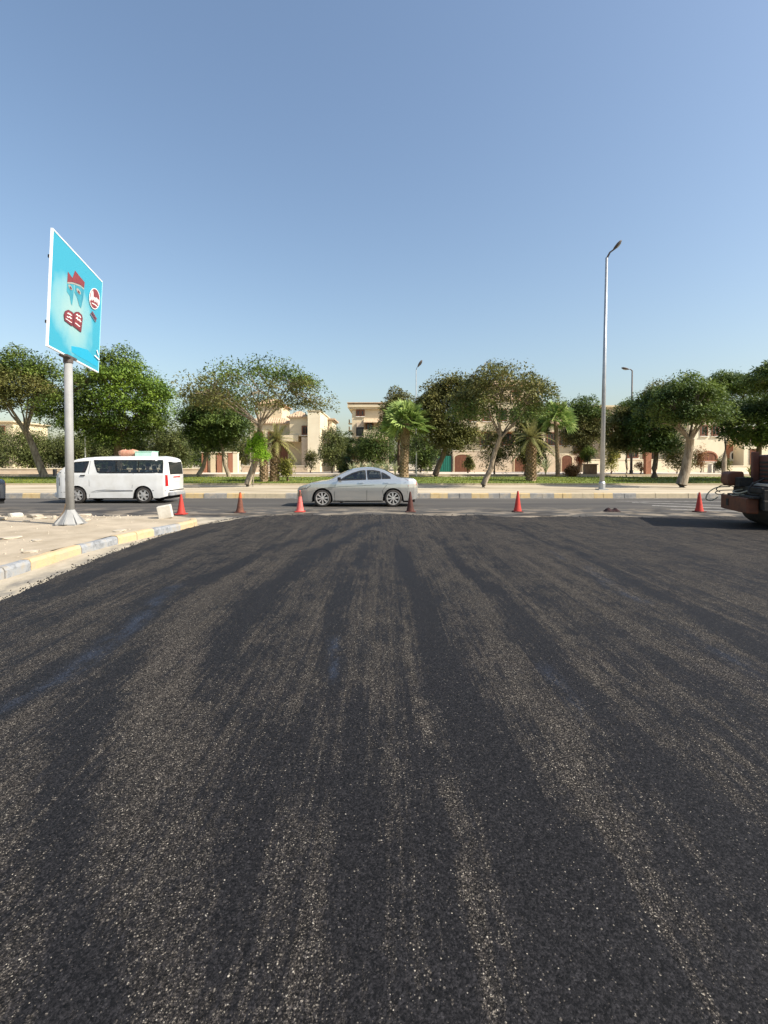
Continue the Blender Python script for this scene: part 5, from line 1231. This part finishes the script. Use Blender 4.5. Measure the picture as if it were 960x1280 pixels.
va = [(.52,1.275),(.60,1.36),(.86,1.66),(1.43,1.705),(1.30,1.27)]; vb = [(1.63,1.745),(4.42,1.745),(4.43,1.25),(1.90,1.245),(1.80,1.28)]
V.body([va, vb], [(.24, .78, .88)])
V.glass(va, 'glassd'); V.glass(vb, 'glassd'); V.topglass(.24, .78, .88, 'glassd', 'windscreen')
for x in (2.55, 3.45): V.strip([(x,1.25),(x-.01,1.74)], .035, 'trim', 'window_pillar', off=.012)
V.wheels(6, .22, style='solid')
V.strip([(1.52,.46),(1.75,.52),(2.1,.545),(2.6,.53),(3.23,.53)], [.004,.03,.045,.03,.03], 'kgrey', 'side_stripe'); V.strip([(1.55,.45),(2.0,.485),(2.6,.50),(3.23,.505)], [.004,.015,.02,.02], 'trim', 'side_stripe'); V.strip([(4.02,.525),(4.55,.52)], .04, 'kgrey', 'side_stripe')
V.strip([(1.47,.26),(1.47,.8),(1.44,1.25),(1.50,1.74)], .010, 'trim', 'door_seam'); V.strip([(.50,.9),(.46,1.26)], .010, 'trim', 'door_seam'); V.strip([(3.2,.62),(3.26,1.22)], .010, 'trim', 'door_seam')
V.patch([(1.12,1.12),(1.12,1.16),(1.30,1.16),(1.30,1.12)], 'trim', 'door_handle', th=.03)
V.patch([(.03,.72),(.05,1.02),(.24,1.04),(.26,.74)], 'lampclear', 'headlight', th=.012); V.strip([(.03,.71),(.27,.73),(.25,1.05),(.05,1.03)], .02, 'trim', 'headlight_edge', off=.016); V.strip([(.0,.44),(.3,.45),(.6,.47)], .014, 'trim', 'bumper_seam')
V.patch([(4.545,.70),(4.535,1.16),(4.615,1.15),(4.64,.70)], 'lampred', 'tail_light', th=.012)
b = MB(); b.box((-.05, -.70, .24), (.10, .70, .44)); b.build('bumper', M['whitep'], van, bevel=.05)
b = MB(); b.box((4.58, -.76, .30), (4.74, .76, .46)); b.build('bumper', M['kgrey'], van, bevel=.03, label='grey rear bumper')
# rear hatch: window, plate, garnish on the raked tailgate
def rear_pt(y, z, off): return (interp([(.3,4.66),(1.2,4.66),(1.66,4.60),(1.78,4.55)], z)+off, y, z)
def rear_patch(y0, y1, z0, z1, m, nm, off, th=.02, par=None):
    b = MB(); zs = np.linspace(z0, z1, 5)
    for z in zs: b.v += [rear_pt(y0, z, off), rear_pt(y1, z, off)]
    for i in range(4): b.f.append((2*i, 2*i+1, 2*i+3, 2*i+2)); b.mi.append(0)
    return b.build(nm, M[m], par or van, fixn=False)
rear_patch(-.66, .66, 1.18, 1.70, 'trim', 'rear_window', .012); rear_patch(-.61, .61, 1.22, 1.67, 'dkglass', 'rear_window', .018)
rear_patch(-.22, .22, .88, 1.0, 'plate', 'number_plate', .014); rear_patch(-.35, .35, 1.04, 1.09, 'lampred', 'tail_garnish', .014); rear_patch(-.74, .74, .50, .54, 'trim', 'tailgate_seam', .012)
b = MB(); b.box((.5, -.72, .345), (4.4, .72, .36)); b.build('floor_pan', M['well'], van)
b = MB(); b.box((.3, -.7, .7), (.6, .7, 1.12)); b.build('dashboard', M['trim'], van, bevel=.03)
V.seats((1.15,), m='seatred', h=1.42, z0=.75); V.seats((2.05, 2.85, 3.65), m='seat', h=1.35, z0=.62)
for sg in (-1, 1):
    b = MB(); b.tube([(.32, sg*.82, 1.25), (.2, sg*.98, 1.32)], .016, 6); b.box((.13, sg*.98-.07, 1.13), (.22, sg*.98+.07, 1.40)); b.build('mirror', M['trim'], van, bevel=.02)
def on_van(x, y, z): return van.location+Vector((x, y, z))
# luggage on the roof
M['mint'] = mat('mint_box', (0.36, 0.62, 0.48), (0.46, 0.66, 0.55), 3, .7); M['bundle'] = mat('reddish_bundle', (0.45, 0.20, 0.13), (0.58, 0.34, 0.22), 6, .9, .8, 12)
b = MB(); b.box((-.36, -.3, 0), (.36, .3, .18)); b.box((-.38, -.32, .182), (.38, .32, .21)); tag(b.build('roof_box', M['mint'], loc=on_van(3.3, .25, 1.93), bevel=.02), 'pale mint green box on the minibus roof', 'box')
b = MB()
for i in range(9):
    th = 2*math.pi*i/9
b.lathe([(.02, -.42), (.10, -.40), (.15, -.25), (.13, 0), (.16, .2), (.11, .38), (.02, .42)], c=(0, 0, .14), axis='x', n=12)
b.tube([(-.15, -.16, .1), (-.15, 0, .31), (-.15, .16, .1)], .012, 5); b.tube([(.15, -.16, .1), (.15, 0, .31), (.15, .16, .1)], .012, 5)
tag(b.build('bundle', M['bundle'], loc=on_van(2.55, .25, 1.925), smooth=True), 'reddish cloth bundle on the minibus roof in front of the mint box', 'bundle')

# passengers: one continuous skinned figure each
M['skin'] = mat('skin', (0.36, 0.20, 0.13), None, rough=.6); M['hair'] = mat('black_hair', (0.015, 0.012, 0.01), None, rough=.7)
def person(loc, label, cloth, face=-1):
    V_ = dict(pelvis=(0,0,.10), belly=(.02,0,.28), chest=(.03,0,.48), neck=(.02,0,.64), jaw=(.0,0,.72), head=(.01,0,.82), crown=(.02,0,.90),
              sl=(.03,.17,.56), el=(-.02,.23,.33), wl=(-.20,.16,.22), hl=(-.28,.12,.20), sr=(.03,-.17,.56), er=(-.02,-.23,.33), wr=(-.20,-.16,.22), hr=(-.28,-.12,.20),
              kl=(-.42,.12,.12), al=(-.46,.12,-.30), tl=(-.58,.12,-.34), kr=(-.42,-.12,.12), ar=(-.46,-.12,-.30), tr=(-.58,-.12,-.34))
    E = [('pelvis','belly'),('belly','chest'),('chest','neck'),('neck','jaw'),('jaw','head'),('head','crown'),('chest','sl'),('sl','el'),('el','wl'),('wl','hl'),('chest','sr'),('sr','er'),('er','wr'),('wr','hr'),
         ('pelvis','kl'),('kl','al'),('al','tl'),('pelvis','kr'),('kr','ar'),('ar','tr')]
    rad = dict(pelvis=.14, belly=.13, chest=.145, neck=.055, jaw=.08, head=.10, crown=.075, sl=.065, el=.048, wl=.032, hl=.035, sr=.065, er=.048, wr=.032, hr=.035, kl=.07, al=.045, tl=.035, kr=.07, ar=.045, tr=.035)
    ks = list(V_); me = bpy.data.meshes.new('person'); me.from_pydata([V_[k] for k in ks], [(ks.index(a), ks.index(c)) for a, c in E], [])
    o = bpy.data.objects.new('person', me); COL.objects.link(o); sk = o.modifiers.new('skin', 'SKIN'); sk.use_smooth_shade = True
    for i, k in enumerate(ks): v_ = me.skin_vertices[0].data[i]; v_.radius = (rad[k], rad[k]); v_.use_root = (k == 'pelvis')
    o.modifiers.new('sub', 'SUBSURF').levels = 1
    dg = bpy.context.evaluated_depsgraph_get(); nm = bpy.data.meshes.new_from_object(o.evaluated_get(dg)); o.modifiers.clear(); o.data = nm
    nm.materials.clear(); nm.materials.append(M['skin']); nm.materials.append(cloth)
    for f in nm.polygons: f.material_index = 1 if (f.center.z < .62 and not (f.center.x < -.17 and f.center.z > .15 and abs(f.center.y) < .3 and f.center.z < .28)) else 0
    o.location = loc; tag(o, label, 'person')
    b = MB(); b.lathe([(.001, .115), (.06, .10), (.10, .05), (.108, 0), (.10, -.04)], c=(.03, 0, .83), n=14); b.build('hair', M['hair'], o, smooth=True, fixn=False)
    return o
c_w = mat('white_shirt', (0.75, 0.76, 0.74), None, rough=.9); c_p = mat('pink_dress', (0.62, 0.36, 0.38), None, rough=.9); c_d = mat('dark_red_shirt', (0.25, 0.04, 0.04), None, rough=.9)
person(on_van(1.10, -.38, .84), 'driver in a dark red shirt at the wheel of the minibus', c_d)
person(on_van(2.06, -.38, .72), 'passenger in pink by the front side window of the minibus', c_p)
person(on_van(3.62, -.38, .72), 'passenger in a white shirt by the rear side window of the minibus', c_w)
person(tuple(sedan_root.location+Vector((2.12, .38, .42))), 'driver of the silver sedan in a white shirt', c_w)

# ================================================================== ROAD ROLLER
M['orange'] = mat('machine_orange', (0.20, 0.065, 0.028), (0.11, 0.04, 0.022), 4, .65, .3, 15); M['redp'] = mat('machine_dull_red', (0.19, 0.065, 0.04), (0.11, 0.045, 0.03), 3, .6, .3, 15)
M['steel'] = mat('drum_steel', (0.05, 0.045, 0.04), (0.11, 0.09, 0.07), 5, .55, .3, 12, metal=.4); M['grime'] = mat('greasy_black', (0.015, 0.014, 0.013), (0.05, 0.04, 0.03), 6, .7, .5, 12)
M['hose'] = mat('hose_pale', (0.40, 0.36, 0.26), None, rough=.6)
rr = empty('road_roller', (8.98, 13.1, 0.035), 'orange and dull red road roller with loose hoses at the right picture edge', 'road roller', rz=R(-16.4))
DR = .43
b = MB(); b.lathe([(.001, -.86), (DR-.12, -.86), (DR-.10, -.90), (DR-.015, -.90), (DR, -.885), (DR, .885), (DR-.015, .90), (DR-.10, .90), (DR-.12, .86), (.001, .86)], c=(.86, 0, DR), axis='y', n=48); b.build('drum', M['steel'], rr, smooth=False)
b = MB(); b.box((0, -.78, .36), (.26, 1.02, .74)); fb_ = b.build('front_beam', M['orange'], rr, bevel=.03)
b = MB(); b.box((.02, 1.023, .42), (.30, 1.12, .70), rot=Matrix.Rotation(R(25), 3, 'Z')); b.build('beam_end', M['orange'], fb_, bevel=.02)
b = MB(); b.box((-.012, .42, .47), (-.001, .58, .65)); b.build('socket', M['grime'], fb_)
for sg in (-1, 1):
    b = MB(); b.box((.262, sg*1.0-.05, .45), (1.5, sg*1.0+.05, .70)); b.box((.74, sg*.98-.03, .3), (.98, sg*.98+.03, .8)); b.build('side_yoke', M['grime'], rr, bevel=.02)
b = MB(); b.box((.24, -.95, .86), (.44, .80, 1.0)); b.box((.12, .05, .98), (.43, .37, 1.22)); b.box((.05,-.9,.725),(.24,.7,.79)); b.box((.28,-.98,.45),(.40,.98,.95)); b.build('scraper_frame', M['grime'], rr, bevel=.02)
b = MB(); b.prism([(.02, 1.0), (-.04, 1.10), (-.02, 1.30), (.06, 1.37), (.34, 1.37), (.36, .99)], .38, .98, axis='y'); b.build('water_tank', M['orange'], rr, bevel=.05)
b = MB(); b.box((.66, -.97, .93), (4.4, .55, 1.80)); b.box((1.38, -.93, 1.803), (3.2, .5, 1.95)); b.build('hood', M['redp'], rr, bevel=.05)
b = MB()
for i in range(6): b.box((.625, -.80, 1.08+i*.1), (.655, .25, 1.13+i*.1))
b.build('radiator_grille', M['grime'], rr)
b = MB(); b.box((.50, .32, .88), (.655, .46, 1.88)); b.build('bulkhead', M['redp'], rr, bevel=.02)
b = MB(); b.box((.40, -.97, 1.02), (.46, .30, 1.09)); b.build('rail', M['alloy'], rr, bevel=.01)
for (x, y_) in ((1.75, -.88), (1.75, .88), (4.1, -.88), (4.1, .88)):  # unseen posts, added for the thin shadow line
    b = MB(); b.box((x-.04, y_-.04, 1.86), (x+.04, y_+.04, 2.95)); b.build('added_canopy_post', M['redp'], rr)
b = MB(); b.box((1.35, -1.1, 2.952), (4.6, 1.1, 3.05)); b.build('added_canopy', M['redp'], rr, bevel=.03)  # out-of-frame canopy added to cast the long shadow on the road
for sg in (-1, 1):
    e = bpy.data.objects.new('wheel', None); COL.objects.link(e); e.parent = rr; e.location = (4.1, sg*.85, .72)
    b = MB(); b.lathe([(.36, -.2), (.6, -.22), (.70, -.18), (.72, -.1), (.72, .1), (.70, .18), (.6, .22), (.36, .2)], axis='y', n=36); b.build('tyre', M['rubber'], e, smooth=True)
    b = MB(); b.lathe([(.36, -.15), (.2, -.1), (.001, -.1)], axis='y', n=24); b.lathe([(.36, .15), (.2, .1), (.001, .1)], axis='y', n=24); b.build('rim', M['orange'], e)
def hose(pts, r0, m='hose'):
    # catmull smoothing
    P = [Vector(p) for p in pts]; out = []
    for i in range(len(P)-1):
        a, b1, c1, d = P[max(i-1, 0)], P[i], P[i+1], P[min(i+2, len(P)-1)]
        for t in np.linspace(0, 1, 6, endpoint=False): out.append(0.5*((2*b1)+(c1-a)*t+(2*a-5*b1+4*c1-d)*t*t+(3*b1-a-3*c1+d)*t**3))
    out.append(P[-1]); b = MB(); b.tube(out, r0, 6); b.build('hose', M[m], rr, smooth=True)
hose([(.2,.95,.95),(-.1,1.0,.92),(-.28,1.05,.78),(-.33,1.1,.60),(-.2,1.1,.55),(-.05,1.05,.66)], .017)
hose([(.3,.9,.86),(.0,.98,.84),(-.12,1.06,.78),(-.02,1.1,.72),(.1,1.05,.76)], .014)
hose([(.25,.7,.95),(-.02,.75,1.0),(-.16,.85,.88),(-.05,.9,.80)], .013, 'grime')
hose([(.3,.2,.92),(.0,.1,.86),(.05,-.1,.82),(.2,-.3,.9)], .02); hose([(.3,.4,.82),(.02,.3,.78),(-.02,.0,.76),(.15,-.2,.8)], .012)
hose([(.5,-.4,1.2),(.2,-.5,1.05),(.1,-.6,.85),(.3,-.7,.8)], .022, 'grime')

# ================================================================== SMALL THINGS
def stone(name, label, loc, size, m, group, seed, cat='stone'):
    bm = bmesh.new(); bmesh.ops.create_icosphere(bm, subdivisions=2, radius=1)
    for v_ in bm.verts:
        d = mnoise.noise(v_.co*1.3+Vector((seed*3.1, 0, 0)))*.35; v_.co = v_.co*(1+d)
        v_.co = Vector((max(-.8, min(.8, v_.co.x)), max(-.8, min(.8, v_.co.y)), max(-.6, min(.62, v_.co.z))))
        v_.co = Vector((v_.co.x*size[0], v_.co.y*size[1], v_.co.z*size[2]))
    me = bpy.data.meshes.new(name); bm.to_mesh(me); bm.free(); me.materials.append(M[m]); o = bpy.data.objects.new(name, me); COL.objects.link(o)
    o.location = loc; o.rotation_euler = (0, 0, seed*1.3); tag(o, label, cat, group); return o
M['asphalt_crumb'] = mat('asphalt_crumb', (0.012, 0.012, 0.013), (0.03, 0.028, 0.026), 9, .9)
M['stone'] = mat('limestone', (0.36, 0.31, 0.235), (0.48, 0.42, 0.33), 4, .95, .6, 14); M['whitestone'] = mat('white_stone', (0.60, 0.57, 0.50), (0.46, 0.42, 0.35), 3, .9, .4, 14)
S_ = [(20, 645, .22, .10, 'whitestone', 'white stone lump at the island edge left of the billboard pole'), (44, 645.5, .28, .07, 'stone', 'flat tan stone between the white lump and the billboard base'), (50, 648, .20, .05, 'stone', 'thin tan slab just left of the billboard base'),
      (68, 648.5, .10, .10, 'stone', 'small stone touching the left of the billboard base'), (104, 644, .26, .05, 'stone', 'flat slab just right of the billboard base'), (108, 650, .13, .05, 'stone', 'small stone below the slab right of the billboard base'),
      (3, 649, .16, .07, 'stone', 'tan stone at the left picture edge on the island rim'), (14, 672, .22, .03, 'stone', 'flat flake lying on the sand at the left'), (46, 675, .16, .02, 'stone', 'thin flake on the sand below the billboard pole'),
      (38, 690, .14, .04, 'stone', 'small slab on the sand behind the yellow kerb block'), (150, 663, .22, .03, 'stone', 'flat flake of concrete behind the grey kerb block'), (33, 652, .12, .04, 'stone', 'small stone between the rim and the billboard base'), (80, 655, .07, .05, 'stone', 'pebble in front of the billboard base')]
for i, (px, py, sx, sz, m_, lab) in enumerate(S_):
    p = at(px, py, .18); stone('rubble_stone', lab, (p.x, p.y, .17+sz*.35), (sx, sx*.6, sz), m_, 'rubble stones on the sandy island', i+1)
def gravel(name, spots, m, lab):
    b = MB()
    for (x, y_, z, sz) in spots:
        vs_ = []
        for (a, e) in ((0,0),(1,0),(2,0),(3,0),(4,0)):
            t = 2*math.pi*a/5+random.uniform(-.3,.3); q = sz*random.uniform(.7, 1.2); vs_.append((x+math.cos(t)*q, y_+math.sin(t)*q, z-.003))
        top = [(x+(vx_-x)*.55+random.uniform(-.1,.1)*sz, y_+(vy_-y_)*.55, z+sz*random.uniform(.5, .9)) for vx_, vy_, _ in vs_]
        b.add(vs_+top, [(i, (i+1) % 5, 5+(i+1) % 5, 5+i) for i in range(5)]+[(5,6,7,8,9)])
    o = b.build(name, m, fixn=False); o['kind'] = 'stuff'; o['label'] = lab; o['category'] = name
sp = []
for i in range(800):
    x = -5.5-abs(random.gauss(0, 1))*4.5; y_ = random.uniform(5, 14.2) if i % 2 else 14.25-abs(random.gauss(0, .5)); 
    if x > interp(KERB, y_)-.2-(1.5 if y_ > 13.3 else 0): continue
    sp.append((x, y_, .165+.018*nz(x, y_, 1, .9), abs(random.gauss(0, .010))+.005+(.02 if random.random() < .04 else 0)))
gravel('gravel', sp, M['stone'], 'loose gravel and grit scattered over the sandy island')
sp = []
for i in range(1600):
    y_ = random.uniform(2, 15.4); e = interp(EDGE, y_); x = e-abs(random.gauss(0, .10))+.03
    sp.append((x, y_, .012, abs(random.gauss(0, .006))+.004))
for i in range(500):
    x = random.uniform(-4, 14); sp.append((x, far_edge(x)+abs(random.gauss(0, .25)), .003, abs(random.gauss(0, .009))+.005))
gravel('asphalt_crumbs', sp, M['asphalt_crumb'], 'black asphalt crumbs spilled along the edge of the fresh layer')
# cream concrete block, tilted, on the kerb corner
p = at(208, 648.5, .15); b = MB(); b.box((-.17, -.11, 0), (.17, .11, .34)); o = b.build('concrete_block', M['whitestone'], loc=(p.x, p.y, .17), bevel=.015); o.rotation_euler = (R(4), R(-10), R(12)); tag(o, 'cream concrete block leaning on the kerb corner beside the leftmost cone', 'block')
# dark rag on the road
def rag():
    bm = bmesh.new(); bmesh.ops.create_grid(bm, x_segments=26, y_segments=14, size=1)
    for v_ in bm.verts:
        x, y_ = v_.co.x*.27, v_.co.y*.13; e = max(abs(v_.co.x), abs(v_.co.y)); h = (.10*math.exp(-((x+.13)/.08)**2)+.085*math.exp(-((x-.12)/.09)**2)+.03)*(1-e**3)
        v_.co = Vector((x+.03*mnoise.noise(v_.co*3), y_+.03*mnoise.noise(v_.co*3+Vector((5,0,0))), .008+h*(1+.5*mnoise.noise(v_.co*5)) ))
    me = bpy.data.meshes.new('rag'); bm.to_mesh(me); bm.free(); M['rag'] = mat('black_rag', (0.012, 0.01, 0.012), (0.05, 0.02, 0.02), 12, .9); me.materials.append(M['rag'])
    for f in me.polygons: f.use_smooth = True
    o = bpy.data.objects.new('rag', me); COL.objects.link(o); p = at(765, 639.5, 0); o.location = (p.x, p.y, 0); tag(o, 'crumpled black rag lying on the road between the two rightmost cones', 'rag')
rag()
